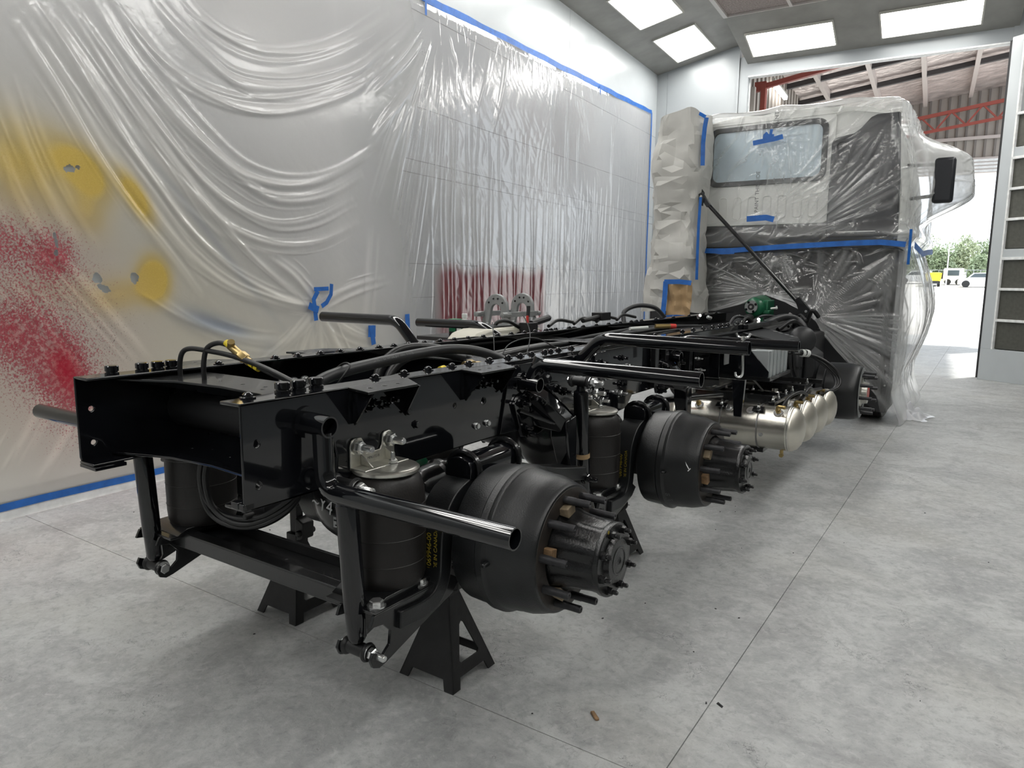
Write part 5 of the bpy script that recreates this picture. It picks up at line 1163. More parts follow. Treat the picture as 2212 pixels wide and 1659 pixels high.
    # brake chamber tucked inside
    for sg in (1, -1):
        bc = tp('brake_chamber', DY(MB().lathe([(-.12, 0), (-.12, .07), (-.10, .085), (-.01, .088), (0, .097), (.015, .097), (.02, .088), (.10, .082), (.12, .06), (.12, 0)], (sg * .20, .60, .52), (.0, -.3, -.15), 28) if False else MB().lathe([(-.10, 0), (-.10, .06), (-.08, .075), (-.01, .078), (0, .087), (.015, .087), (.02, .078), (.08, .072), (.10, .05), (.10, 0)], (sg * .30, .93, .66), (.2, 1, .1), 28), dy, dz), 'black_satin')
        obj('push_rod', DY(MB().cyl((sg * .30, .93, .66), (sg * .50, 1.0, .60), .012, 8), dy, dz), 'black_dark', bc)
    return ax
ax1 = axle_set(0, *AX[0]); ax2 = axle_set(1, *AX[1])
# chalk mark and label on the rear bowl
o = inst('chalk_mark', text_mesh('~Y4', .075, 'white_ink', .0004), ax1, (.02, .6085, .600), rot_axes((1, -.12, -.08), (0, .10, 1))); o['label'] = 'white chalk writing'
o = obj('part_label', MB().box((.088, .6125, .545), (.028, .001, .038), Matrix.Rotation(R(4), 3, 'Z')), 'white_ink', ax1, smooth=0); o['label'] = 'small white printed label'
obj('label_print', MB().box((.088, .611, .553), (.02, .0008, .006), Matrix.Rotation(R(4), 3, 'Z')).box((.09, .611, .535), (.014, .0008, .005), Matrix.Rotation(R(4), 3, 'Z')), 'plastic_dark', ax1, smooth=0)
# hose coil under the left rail
for k, (dx, dz) in enumerate(((0, 0), (.03, .014), (.0, .03))):
    tp('brake_hose', MB().sweep(spline([(-.26 + dx, .34, .83), (-.29 + dx, .33, .72), (-.27 + dx, .34, .60 + dz), (-.18 + dx, .36, .555 + dz), (-.06, .40, .565 + dz), (.03, .46, .63 + dz), (.05, .52, .72)], 8), .011, 10), 'rubber')
tp('valve_block', MB().span((-.16, .42, .585), (-.06, .52, .64)).cyl((-.13, .43, .64), (-.13, .43, .67), .02, 10).cyl((-.09, .40, .60), (-.09, .36, .60), .012, 8), 'black_dark', bevel=.004)

# ================================================================== HOSES BETWEEN THE RAILS
def hose(pts, r, m='rubber', n=8, name='hose', seg=12): return tp(name, MB().sweep(spline(pts, n), r, seg), m)
hose([(-.30, .285, 1.06), (-.30, .285, 1.12), (-.285, .287, 1.162), (-.25, .295, 1.178), (-.16, .30, 1.176), (-.02, .305, 1.165), (.14, .31, 1.135), (.29, .33, 1.085)], .0085, name='air_line')
hose([(-.185, .30, 1.06), (-.185, .30, 1.13), (-.16, .30, 1.185), (-.10, .305, 1.205), (-.04, .31, 1.195)], .0085, name='air_line')
hose([(.06, .315, 1.145), (.14, .315, 1.125), (.22, .325, 1.105), (.30, .34, 1.085)], .0085, name='air_line')
fit = tp('brass_fitting', MB().cyl((-.05, .310, 1.198), (.04, .315, 1.150), .013, 12).cyl((-.045, .31, 1.193), (-.03, .300, 1.213), .012, 10).hexa((.0, .312, 1.172), (.9, .05, -.48), .03, .0175), 'brass')
obj('yellow_collar', MB().cyl((-.068, .309, 1.2075), (-.05, .310, 1.198), .0115, 12), 'yellow_mark', fit); obj('yellow_collar', MB().cyl((.045, .3155, 1.148), (.062, .3155, 1.142), .0115, 12), 'yellow_mark', fit); obj('yellow_collar', MB().cyl((.070, .3155, 1.139), (.085, .316, 1.134), .0115, 12), 'yellow_mark', fit)
big = [(.18, .42, .99), (.10, .52, 1.055), (.08, .66, 1.087), (.06, .88, 1.102), (.06, 1.10, 1.116), (.08, 1.28, 1.122), (.12, 1.42, 1.105), (.16, 1.55, 1.06), (.19, 1.64, 1.0)]
bh = hose(big, .0215, 'hose_grey', name='air_hose', seg=16)
sp = spline(big, 8); p = Vector((.062, .90, 1.106))
o = inst('hose_print', text_mesh('3/4 19mm 250 PSI 17 Bar WP SAE J517 100R6 10 03/20', .0125, 'grey_ink', .0002), bh, (.0795, .905, 1.1165), rot_axes((-.01, 1, .066), (-.62, 0, .78)))
hose([(-.10, 1.02, .93), (-.11, 1.04, 1.03), (-.10, 1.12, 1.105), (-.08, 1.24, 1.125), (-.06, 1.42, 1.10), (-.05, 1.6, 1.04)], .019, name='air_hose')
hose([(-.05, 1.02, .93), (-.06, 1.06, 1.03), (-.05, 1.16, 1.09), (-.03, 1.3, 1.10), (-.02, 1.5, 1.06)], .019, name='air_hose')
hose([(.10, .60, 1.03), (.13, .63, 1.085), (.125, .66, 1.115), (.09, .665, 1.118), (.05, .66, 1.09), (.04, .62, 1.03)], .004, name='cable_tie')
hose([(.30, .45, 1.02), (.22, .60, 1.045), (.15, .80, 1.05), (.12, .95, 1.055)], .008, 'hose_grey', name='air_line')
hose([(.20, .85, 1.03), (.16, 1.05, 1.05), (.14, 1.2, 1.055), (.10, 1.3, 1.04)], .010, name='air_line')
for q in ((.17, .98, 1.048), (.155, 1.12, 1.056)): tp('yellow_collar', MB().cyl(q, (q[0] - .003, q[1] + .03, q[2] + .002), .0135, 12), 'yellow_mark')
f2 = tp('brass_fitting', MB().cyl((.16, 1.27, 1.06), (.18, 1.35, 1.055), .017, 12).hexa((.165, 1.29, 1.06), (.2, .8, 0), .035, .022), 'brass'); obj('yellow_collar', MB().cyl((.18, 1.35, 1.055), (.185, 1.375, 1.053), .015, 12), 'yellow_mark', f2)
for pts in ([(-.02, 1.75, 1.02), (-.06, 1.80, 1.12), (-.14, 1.9, 1.20)], [(.0, 2.0, 1.0), (-.10, 2.2, 1.13), (-.22, 2.3, 1.24)], [(.04, 1.7, 1.02), (.0, 1.85, 1.10), (.02, 2.05, 1.12), (.07, 2.2, 1.06)], [(.08, 1.72, 1.0), (.06, 1.88, 1.05), (.09, 2.1, 1.06)], [(.05, 1.68, .98), (.1, 1.9, 1.03), (.2, 2.2, 1.03)]): hose(pts, .0028, 'hose_grey', name='wire')
tp('cable_end', MB().cyl((.07, 2.2, 1.06), (.078, 2.23, 1.035), .006, 8), 'white_plastic')
for k in range(7):
    x = -.28 + .08 * k; hose([(x, 1.6, 1.0), (x + rng.uniform(-.05, .05), 2.3, 1.03 + rng.uniform(-.02, .03)), (x + rng.uniform(-.06, .06), 3.2, 1.03), (x + rng.uniform(-.06, .06), 4.1, 1.04 + rng.uniform(0, .03)), (x, 5.2, 1.02)], rng.choice([.010, .013, .018]), rng.choice(['rubber', 'hose_grey']), name='hose')
tp('hose_end', MB().cyl((-.12, 3.55, 1.085), (-.05, 3.70, 1.09), .012, 10), 'white_plastic')
f3 = tp('brass_fitting', MB().cyl((.0, 3.72, 1.10), (.08, 3.80, 1.10), .016, 10), 'brass'); obj('red_cap', MB().cyl((.08, 3.80, 1.10), (.11, 3.83, 1.098), .018, 10), 'red_plastic', f3)
# prop shaft
tp('prop_shaft', MB().cyl((-.02, 3.3, .80), (-.02, 6.2, 1.05), .055, 20), 'black_dark')
# valve cluster on top of the far rail
vc = tp('valve_cluster', MB().span((-.50, 2.70, 1.10), (-.42, 2.80, 1.15)).cyl((-.46, 2.78, 1.14), (-.46, 3.0, 1.17), .022, 10), 'black_dark', bevel=.003); tp('valve_cluster', MB().cyl((-.47, 3.5, 1.13), (-.47, 3.9, 1.16), .018, 10).span((-.53, 3.75, 1.12), (-.44, 3.9, 1.18)), 'black_dark', bevel=.003)
obj('drain_tap', MB().cyl((-.47, 2.74, 1.15), (-.47, 2.74, 1.185), .016, 10), 'white_plastic', vc); obj('red_stem', MB().cyl((-.45, 2.72, 1.15), (-.45, 2.72, 1.195), .009, 8), 'red_plastic', vc); obj('black_lever', MB().cyl((-.465, 2.75, 1.185), (-.465, 2.755, 1.255), .012, 8), 'plastic_dark', vc)
hose([(-.50, 2.85, 1.12), (-.57, 2.95, 1.15), (-.65, 3.1, 1.14), (-.72, 3.25, 1.09)], .02, name='hose'); hose([(-.50, 2.7, 1.12), (-.53, 2.62, 1.16), (-.58, 2.58, 1.155), (-.60, 2.56, 1.115)], .012, name='hose')
hose([(-.70, 4.7, 1.05), (-.72, 4.75, 1.15), (-.66, 4.9, 1.20), (-.56, 5.05, 1.18), (-.50, 5.15, 1.09)], .02, 'hose_grey', name='hose')
for k in range(4): hose([(-.46, 3.0 + .35 * k, 1.115), (-.50, 3.2 + .35 * k, 1.145), (-.48, 3.4 + .35 * k, 1.12)], .012, name='hose')

# ================================================================== RIGHT SIDE EQUIPMENT
# box with black side plate and bare alloy face
bb = tp('battery_box', MB().plate([(.44, .80), (.815, .80), (.82, .812), (.82, .84), (.70, .975), (.44, .985)], XZ(3.66), .008, [circ(.64, .86, .012, 12)]), 'black_gloss', bevel=.002)
alu = MB().span((.70, 3.668, .80), (.812, 4.2, .975))
for k in range(5): alu.span((.812, 3.70 + .1 * k, .80), (.820, 3.745 + .1 * k, .975))
obj('alloy_face', alu, 'alu_box', bb, bevel=.002); obj('bottom_pan', MB().span((.44, 3.67, .775), (.83, 4.24, .80)), 'black_satin', bb, bevel=.003)
obj('top_cover', MB().span((.44, 3.668, .97), (.70, 4.2, .985)), 'black_gloss', bb)
rail_ext = tp('side_bracket', MB().span((.44, 3.30, .80), (.447, 3.66, .99)).span((.44, 3.30, .98), (.56, 3.66, .99)).span((.44, 3.45, .80), (.56, 3.457, .985)), 'black_gloss', bevel=.002)
for y, z in ((3.36, .93), (3.52, .925), (3.42, .85)): bolt('znbolt_s', (.447, y, z), rail_ext, RX)
for y in (2.6, 2.75, 2.95, 3.15): tp('rail_bracket', MB().span((.44, y, .83), (.47, y + .05, 1.06)), 'black_satin', bevel=.003)
tp('chassis_stay', MB().cyl((.44, 2.7, .74), (.60, 3.4, .70), .017, 12), 'black_satin'); tp('chassis_stay', MB().hull([(.77, 3.03, .86), (.845, 3.03, .86), (.77, 3.06, .86), (.845, 3.06, .86), (.79, 3.03, .64), (.835, 3.03, .64), (.79, 3.05, .64), (.835, 3.05, .64)]), 'black_gloss', bevel=.003)
# air tanks
for k in range(4):
    y = 3.63 + .378 * k; z = .486 - .007 * k; x1 = 1.0
    tk = tp('air_tank', MB().lathe([(.24, .139), (.25, .142), (x1 - .015, .142), (x1 - .01, .1435)], (0, y, z), (1, 0, 0), 48), 'tank_alu')
    obj('tank_dome', MB().lathe([(0, .1435), (.012, .1435), (.020, .140), (.045, .125), (.065, .096), (.078, .055), (.083, 0)], (x1 - .01, y, z), (1, 0, 0), 48), 'tank_dome', tk, label='pale welded tank end'); obj('tank_dome', MB().lathe([(0, .1425), (.012, .1425), (.045, .125), (.065, .096), (.083, 0)], (.25, y, z), (-1, 0, 0), 40), 'tank_dome', tk)
    obj('weld_ring', MB().lathe([(0, .1435), (.004, .1455), (.008, .1435), (.016, .1455), (.02, .1435)], (x1 - .022, y, z), (1, 0, 0), 48), 'zinc', tk)
    for xx in (.56, .80): obj('tank_strap', MB().lathe([(0, .1425), (.0005, .1455), (.008, .1455), (.0085, .1425)], (xx, y, z), (1, 0, 0), 40), 'grey_steel', tk)
    nd = Vector((0, -.62, .785))
    for xx in (.41, .61, .755, .925):
        c0 = Vector((xx, y, z)) + nd * .140
        obj('port_boss', MB().lathe([(0, .030), (.004, .030), (.004, .022), (.007, .021), (.007, .016), (.012, .016), (.013, .008), (.013, 0)], c0, nd, 24), 'zinc_bright', tk)
        if k == 0 and xx in (.41, .925):
            e = c0 + nd * .012; obj('brass_elbow', MB().sweep(bend([e, e + nd * .05, e + nd * .05 + Vector((-.045 if xx < .5 else .05, -.012, .0))], .015), .0115, 12).hexa(e, nd, .02, .018), 'brass', tk)
            if xx < .5:
                for dz in (0, -.016): obj('copper_sleeve', MB().cyl(e + nd * .05 + Vector((-.045, -.012, dz)), e + nd * .05 + Vector((-.12, -.02, dz + .006)), .008, 10), 'copper_sleeve', tk)
    if k:
        e = Vector((x1 - .05, y, z)) + nd * .14; obj('brass_elbow', MB().sweep(bend([e, e + nd * .045, e + nd * .045 + Vector((.05, 0, 0))], .015), .0115, 10).hexa(e, nd, .02, .018), 'brass', tk)
    if k == 0:
        obj('sight_port', MB().lathe([(0, .013), (.003, .013), (.003, .008), (.002, 0)], (.835, y - .139, z - .03), (0, -1, 0), 16), 'zinc_bright', tk)
        obj('drain_valve', MB().cyl((.94, y, z - .142), (.94, y, z - .165), .011, 10).hexa((.94, y - .012, z - .178), (0, 1, 0), .03, .015), 'brass', tk)
tf = tp('tank_frame', MB().span((.22, 3.66, .618), (.86, 3.668, .682)).span((.22, 3.66, .676), (.86, 3.71, .684)).span((.22, 3.60, .612), (.88, 3.668, .620)).span((.30, 4.30, .625), (.92, 4.308, .685)).span((.30, 4.30, .680), (.92, 4.35, .688)).span((.40, 3.70, .640), (.44, 4.85, .665)).span((.84, 3.62, .628), (.88, 4.95, .650)).span((.30, 4.80, .64), (.95, 4.84, .672)).span((.30, 3.98, .640), (.86, 4.01, .660)), 'black_satin', bevel=.002)
for k in range(4):
    y = 3.63 + .378 * k
    for xx in (.56, .80): obj('strap_lug', MB().box((xx, y - .085, .612), (.07, .05, .006), Matrix.Rotation(R(25), 3, 'X')).cyl((xx, y - .085, .60), (xx, y - .085, .66), .006, 8), 'black_satin', tf); bolt('znbolt_s', (xx, y - .085, .618), tf, None, .9)
for x, y in ((.50, 3.715), (.86, 3.66), (.86, 3.80), (.86, 4.0), (.86, 4.2), (.87, 4.4), (.90, 4.36), (.45, 4.0), (.86, 4.7), (.50, 4.36)): bolt('znbolt_s', (x, y, .648 if x < .85 else .652), tf, None, .95)
obj('cable_clip', MB().span((.28, 3.60, .66), (.34, 3.66, .69)), 'white_plastic', tf, bevel=.004); obj('white_tie', MB().span((.60, 3.78, .60), (.72, 3.84, .625)), 'white_plastic', tf, bevel=.006); obj('grey_boss', MB().lathe([(0, .035), (.02, .035), (.03, .022), (.05, .02), (.05, 0)], (.76, 4.12, .62), (0, 0, 1), 20), 'zinc', tf)
tp('under_rail', MB().span((.20, 3.60, .315), (.83, 3.72, .345)), 'black_satin', bevel=.003)
for k in range(5): hose([(.35 + .02 * k, 3.75, .60 + .01 * k), (.45, 3.78, .63), (.58, 3.8 + .03 * k, .61)], .007, 'copper_sleeve' if k in (1, 3) else 'rubber', name='air_line')
# rising bundle of lines by the front drum
for k in range(6):
    dx = .018 * (k % 3); dy_ = .02 * (k // 3)
    hose([(.62, 4.75 + dy_, .86), (.80 + dx, 4.9 + dy_, .85), (.95 + dx, 4.95, .77 - dy_), (1.02 + dx, 4.95, .66), (1.02 + dx * .5, 4.85, .60), (.97, 4.72 - .03 * k, .595)], .008 if k % 2 else .011, 'rubber' if k % 3 else 'hose_grey', name='air_line')
tp('cable_tie', MB().ring((.80, 4.86, .868), (.815, 4.885, .862), .030, .024, 16), 'white_plastic'); tp('cable_tie', MB().ring((.77, 4.85, .868), (.785, 4.875, .864), .030, .024, 16), 'white_plastic')
hose([(.98, 3.9, .64), (1.0, 4.05, .70), (.98, 4.3, .66), (.98, 4.6, .63)], .012, name='air_line')
hose([(.93, 3.60, .615), (.95, 3.68, .68), (.99, 3.85, .70), (1.0, 4.0, .66)], .010, name='air_line'); hose([(.50, 4.0, .80), (.62, 4.02, .74), (.70, 4.03, .66)], .006, 'white_plastic', name='air_line')
# big grey hose arch with clamps
gh = hose([(.36, 5.06, 1.03), (.42, 5.24, 1.085), (.49, 5.42, 1.118), (.57, 5.52, 1.10), (.64, 5.52, 1.03), (.66, 5.47, .92), (.66, 5.44, .82)], .031, 'hose_grey', name='coolant_hose', seg=16)
for a, b in (((.375, 5.11, 1.048), (.383, 5.135, 1.055)), ((.39, 5.15, 1.06), (.398, 5.175, 1.068)), ((.66, 5.442, .83), (.66, 5.444, .845)), ((.66, 5.45, .86), (.66, 5.454, .875))): obj('hose_clamp', MB().cyl(a, b, .037, 16), 'zinc_bright', gh)
cv = tp('cover_panel', MB().hull([(.44, 4.35, 1.045), (.72, 4.30, .995), (.44, 5.0, 1.045), (.74, 4.85, .995), (.44, 4.35, 1.03), (.74, 4.30, .965), (.44, 5.0, 1.03), (.76, 4.85, .965)]), 'hose_grey', bevel=.008)
for k in range(4): obj('vent_hole', MB().lathe([(0, .018), (.002, .018), (.001, .012), (0, 0)], (.56 + .05 * k, 4.86 - .03 * k, 1.0265 - .0085 * k), (.1, 0, 1), 14), 'galvanised', cv)
for pts in ([(.30, 5.0, 1.05), (.36, 5.2, 1.13), (.44, 5.5, 1.11), (.5, 5.8, 1.05)], [(.25, 4.6, 1.05), (.28, 4.7, 1.14), (.33, 4.85, 1.12), (.36, 4.95, 1.05)], [(.32, 4.7, 1.05), (.34, 4.8, 1.13), (.37, 4.9, 1.09)], [(.50, 5.2, 1.02), (.58, 5.35, 1.09), (.64, 5.5, 1.03)], [(.45, 6.0, 1.0), (.52, 5.9, 1.12), (.60, 5.8, 1.08)], [(.55, 6.1, 1.05), (.60, 6.05, 1.16), (.65, 6.1, 1.10)]): hose(pts, rng.choice([.012, .016, .02]), rng.choice(['rubber', 'hose_grey']), name='hose')
for p in ((.33, 4.95, 1.07), (.30, 4.9, 1.075), (.36, 5.05, 1.09), (.52, 5.62, 1.12), (.10, 5.4, 1.10), (-.2, 5.2, 1.10), (-.05, 5.1, 1.10)): tp('pipe_union', MB().hexa(p, (rng.uniform(-1, 1), rng.uniform(-1, 1), .5), .04, .018), 'zinc_bright')
tp('side_rail_step', MB().span((.43, 4.4, 1.06), (.47, 6.5, 1.10)).span((.20, 5.9, 1.06), (.47, 5.96, 1.10)), 'black_satin', bevel=.004)
bcv = tp('brake_canister', MB().lathe([(0, 0), (0, .09), (.02, .11), (.10, .115), (.12, .105), (.15, .06), (.15, 0)], (.66, 5.35, .93), (.3, -1, .1), 28), 'plastic_dark'); obj('canister_rib', MB().ring((.675, 5.30, .935), (.68, 5.285, .937), .118, .10, 28), 'rubber', bcv)
tp('engine_bulk', MB().span((-.42, 5.3, .62), (.42, 6.7, 1.0)).span((.42, 5.75, .62), (.62, 6.7, .94)), 'black_dark', bevel=.03)
for x, y, r_, z0, z1 in ((.60, 5.02, .075, .50, .90), (.48, 5.22, .065, .52, .95), (.66, 5.22, .05, .48, .84), (.38, 4.98, .07, .55, .98)):
    c_ = tp('air_canister', MB().lathe([(0, 0), (0, r_ * .8), (.02, r_), (z1 - z0 - .04, r_), (z1 - z0, r_ * .7), (z1 - z0, 0)], (x, y, z0), (0, 0, 1), 24), 'plastic_dark')
    for q in (.08, .22): obj('canister_band', MB().ring((x, y, z0 + q), (x, y, z0 + q + .018), r_ + .003, r_ - .004, 24), 'black_satin', c_)
tp('equipment_panel', MB().span((.30, 5.30, .40), (.72, 5.33, .92)), 'black_satin', bevel=.004)
for k in range(5): hose([(.46 + .05 * k, 4.55, .95 - .02 * k), (.52 + .05 * k, 4.75, .90), (.58 + .03 * k, 4.95, .74), (.52 + .05 * k, 5.1, .60)], .012 + .002 * (k % 2), 'hose_grey' if k % 2 else 'rubber', name='hose')
# green gearbox end with its flange
gb = tp('gearbox', MB().lathe([(0, 0), (0, .072), (.02, .095), (.06, .104), (.20, .104), (.30, .12)], (-.012, 6.30, 1.168), (0, 1, 0), 32).span((.015, 6.36, 1.03), (.115, 6.62, 1.24)).span((-.06, 6.36, 1.02), (.11, 6.55, 1.09)).span((.06, 6.35, 1.10), (.135, 6.45, 1.14)), 'green_paint', bevel=.010)
obj('output_flange', MB().lathe([(0, 0), (0, .018), (.008, .02), (.008, .03), (-.004, .034), (-.004, .062), (.012, .064), (.03, .05)], (-.030, 6.275, 1.172), (0, 1, 0), 28), 'galvanised', gb, label='bare steel flange'); obj('flange_bore', MB().lathe([(-.005, 0), (-.005, .034), (.01, .034)], (-.030, 6.279, 1.172), (0, 1, 0), 24), 'plastic_dark', gb); obj('centre_bolt', MB().hexa((-.030, 6.274, 1.172), (0, -1, 0), .012, .014), 'zinc', gb)
for k in range(4): a = R(30 + 90 * k); bolt('bkhead', (-.030 + .053 * math.cos(a), 6.27, 1.172 + .053 * math.sin(a)), gb, RYM, .7)
obj('breather', MB().cyl((.135, 6.40, 1.155), (.20, 6.40, 1.165), .011, 8).cyl((.19, 6.40, 1.15), (.19, 6.40, 1.185), .008, 8), 'white_plastic', gb)
# diagonal cab stay
st = tp('cab_stay', MB().cyl((-.62, 6.47, 2.26), (.40, 6.52, 1.19), .020, 14), 'black_satin')
obj('stay_bracket', MB().hull([(-.70, 6.45, 2.34), (-.66, 6.45, 2.36), (-.60, 6.45, 2.20), (-.56, 6.45, 2.22), (-.70, 6.50, 2.34), (-.66, 6.50, 2.36), (-.60, 6.50, 2.20), (-.56, 6.50, 2.22)]).plate([(-.72, 2.24), (-.66, 2.22), (-.65, 2.36), (-.71, 2.44)], XZ(6.51), .01), 'black_satin', st, bevel=.004); bolt('znhead_s', (-.665, 6.45, 2.315), st, RYM)
obj('stay_bracket', MB().hull([(.34, 6.49, 1.25), (.38, 6.49, 1.28), (.41, 6.49, 1.08), (.50, 6.49, 1.08), (.50, 6.49, 1.15), (.34, 6.54, 1.25), (.38, 6.54, 1.28), (.41, 6.54, 1.08), (.50, 6.54, 1.08), (.50, 6.54, 1.15)]), 'black_satin', st, bevel=.004); bolt('znhead_s', (.455, 6.49, 1.135), st, RYM)

# steer axle drum beside the cab
YF, ZF = 5.52, .500
fh = empty_part('wheel_hub', (0, YF, ZF))
pr = [(.80, .12), (.80, .228), (.81, .236), (.865, .238), (.872, .232), (.88, .240), (.985, .243), (1.06, .240), (1.11, .232), (1.13, .222), (1.142, .205), (1.142, .17), (1.125, .16), (1.125, .05)]
obj('brake_drum', MB().lathe(pr, (0, YF, ZF), (1, 0, 0), 64), 'cast_black', fh, smooth=30); obj('drum_face', MB().lathe([(1.1425, .215), (1.146, .205), (1.146, .17), (1.128, .165)], (0, YF, ZF), (1, 0, 0), 56), 'galvanised', fh)
obj('hub_barrel', MB().lathe([(1.11, .135), (1.14, .13), (1.15, .095), (1.19, .088), (1.192, .075), (1.19, .0)], (0, YF, ZF), (1, 0, 0), 40), 'zinc', fh); obj('red_seal', MB().lathe([(0, .055), (.003, .055), (.003, .040), (0, .040)], (1.1915, YF, ZF), (1, 0, 0), 28), 'red_plastic', fh)
for k in range(10): a = R(8 + 36 * k); inst('wheel_stud', HM['stud'], fh, Vector((1.14, YF + .1675 * math.cos(a), ZF + .1675 * math.sin(a))), RX, (1.15, 1.15, 1.15))
tp('leaf_spring', MB().span((.56, 4.9, .50), (.65, 6.3, .53)).span((.56, 5.0, .53), (.65, 6.1, .56)).span((.56, 5.1, .56), (.65, 5.95, .60)).span((.54, 5.40, .48), (.67, 5.62, .64)), 'plastic_dark', bevel=.004)
tp('suspension_mount', MB().hull([(.45, 5.30, .98), (.45, 6.0, .98), (.80, 5.38, .60), (.80, 5.75, .60), (.45, 5.30, .55), (.45, 6.0, .55), (.78, 5.38, .80), (.78, 5.75, .80)]), 'plastic_dark', bevel=.02)
tp('axle_housing', MB().span((-.80, YF - .06, .40), (.80, YF + .06, .52)), 'cast_black', bevel=.02); obj('backing_plate', MB().lathe([(0, .22), (.012, .225), (.012, .08)], (.785, YF, ZF), (1, 0, 0), 36), 'cast_black', fh)

# ================================================================== CAB UNDER THE PLASTIC
cab = tp('cab', MB().plate([(-1.17, 1.98), (-1.17, 2.35), (-1.10, 2.95), (-1.03, 3.08), (-.85, 3.145), (-.4, 3.19), (.0, 3.205), (.4, 3.195), (.80, 3.15), (.99, 3.09), (1.09, 2.95), (1.17, 2.35), (1.17, 1.98)], XZ(6.90), 2.0), 'cab_white', smooth=20, bevel=.05)
obj('rear_panel', MB().plate(rrect(-1.12, 2.03, .545, 3.13, .08), XZ(6.872), .03, [rrect(-.735, 2.458, .470, 3.062, .10)]), 'cab_white', cab, bevel=.008)
obj('roof_seam', MB().sweep([(-1.0, 6.868, 3.095), (.70, 6.868, 3.105), (.98, 6.868, 3.05)], .006, 6), 'cab_white', cab)
obj('window_seal', MB().plate(rrect(-.745, 2.448, .480, 3.072, .105), XZ(6.850), .04, [rrect(-.690, 2.500, .425, 3.020, .075)]), 'plastic_dark', cab, bevel=.008)
obj('rear_window', MB().plate(rrect(-.72, 2.475, .455, 3.045, .08), XZ(6.872), .012), 'pane_blue', cab)
for k in range(7): obj('stamped_rib', MB().sweep([(-.60 + .155 * k + a, 6.868, b) for a, b in rrect(0, 2.10, .085, 2.33, .03, 3)], .006, 6, closed=True), 'cab_white', cab)
dk = [(.52, 1.88), (.52, 2.80), (.535, 2.84), (.57, 2.86), (.72, 2.885), (.78, 2.93), (.86, 3.02), (.92, 3.045), (1.115, 3.045), (1.16, 2.4), (1.175, 1.88)]
obj('side_extender', MB().plate(dk, XZ(6.835), .05), 'cab_dark', cab, bevel=.012)
obj('extender_rib', MB().sweep([(a, 6.834, b) for a, b in rrect(.57, 2.50, .68, 2.81, .04, 3)], .010, 8, closed=True), 'cab_dark', cab)
for x, z in ((.80, 2.80), (.93, 2.79), (.80, 2.66), (.93, 2.65), (.95, 2.50)): obj('extender_hole', MB().lathe([(0, .018), (.006, .014), (.006, 0)], (x, 6.836, z), (0, -1, 0), 14), 'plastic_dark', cab)
obj('lower_trim', MB().span((-1.15, 6.85, 1.77), (1.17, 7.9, 2.03)), 'plastic_dark', cab, bevel=.03); obj('pale_strip', MB().span((.62, 6.825, 1.925), (.98, 6.835, 1.935)), 'cab_white', cab)
obj('side_body', MB().hull([(1.17, 6.92, 1.80), (1.17, 8.9, 1.80), (1.20, 7.0, 1.80), (1.20, 8.9, 1.80), (1.10, 6.95, 2.95), (1.10, 8.8, 2.95), (1.17, 6.92, 2.35), (1.20, 7.0, 2.35), (1.20, 8.9, 2.35)]), 'cab_white', cab)
mr_ = tp('door_mirror', MB().span((1.40, 7.30, 2.22), (1.585, 7.40, 2.66)), 'cab_dark', bevel=.03); obj('mirror_arm', MB().cyl((1.15, 7.42, 2.62), (1.45, 7.38, 2.60), .018, 8).cyl((1.15, 7.42, 2.28), (1.45, 7.38, 2.30), .018, 8), 'plastic_dark', mr_)
tp('rear_fairing', MB().span((-1.42, 6.95, .70), (1.19, 7.9, 1.77)), 'plastic_dark', bevel=.04)
tp('side_skirt', MB().plate([(.50, .95), (.50, .70), (.85, .30), (1.12, .12), (1.20, .12), (1.20, .95)], XZ(6.90), .9), 'plastic_dark', bevel=.01)
tp('rear_flap', MB().span((-1.42, 6.9, .45), (-.6, 7.0, .95)), 'plastic_dark', bevel=.01)
for x, z in ((1.09, .40), (1.17, .40), (1.15, .47), (1.16, .60)): tp('flap_screw', MB().lathe([(0, .012), (.004, .010), (.004, 0)], (x, 6.899, z), (0, -1, 0), 12), 'zinc_bright')
ty = tp('tyre', MB().lathe([(0, .30), (0, .46), (.02, .495), (.06, .505), (.22, .505), (.26, .495), (.28, .46), (.28, .30)], (.88, 7.35, .505), (1, 0, 0), 48), 'tyre')
for k in range(5): obj('tread_groove', MB().ring((.92 + .045 * k, 7.35, .505), (.928 + .045 * k, 7.35, .505), .5062, .49, 48), 'black_dark', ty)
tp('tyre', MB().lathe([(0, .30), (0, .46), (.02, .495), (.06, .505), (.22, .505), (.26, .495), (.28, .46), (.28, .30)], (-1.16, 7.35, .505), (1, 0, 0), 40), 'tyre')

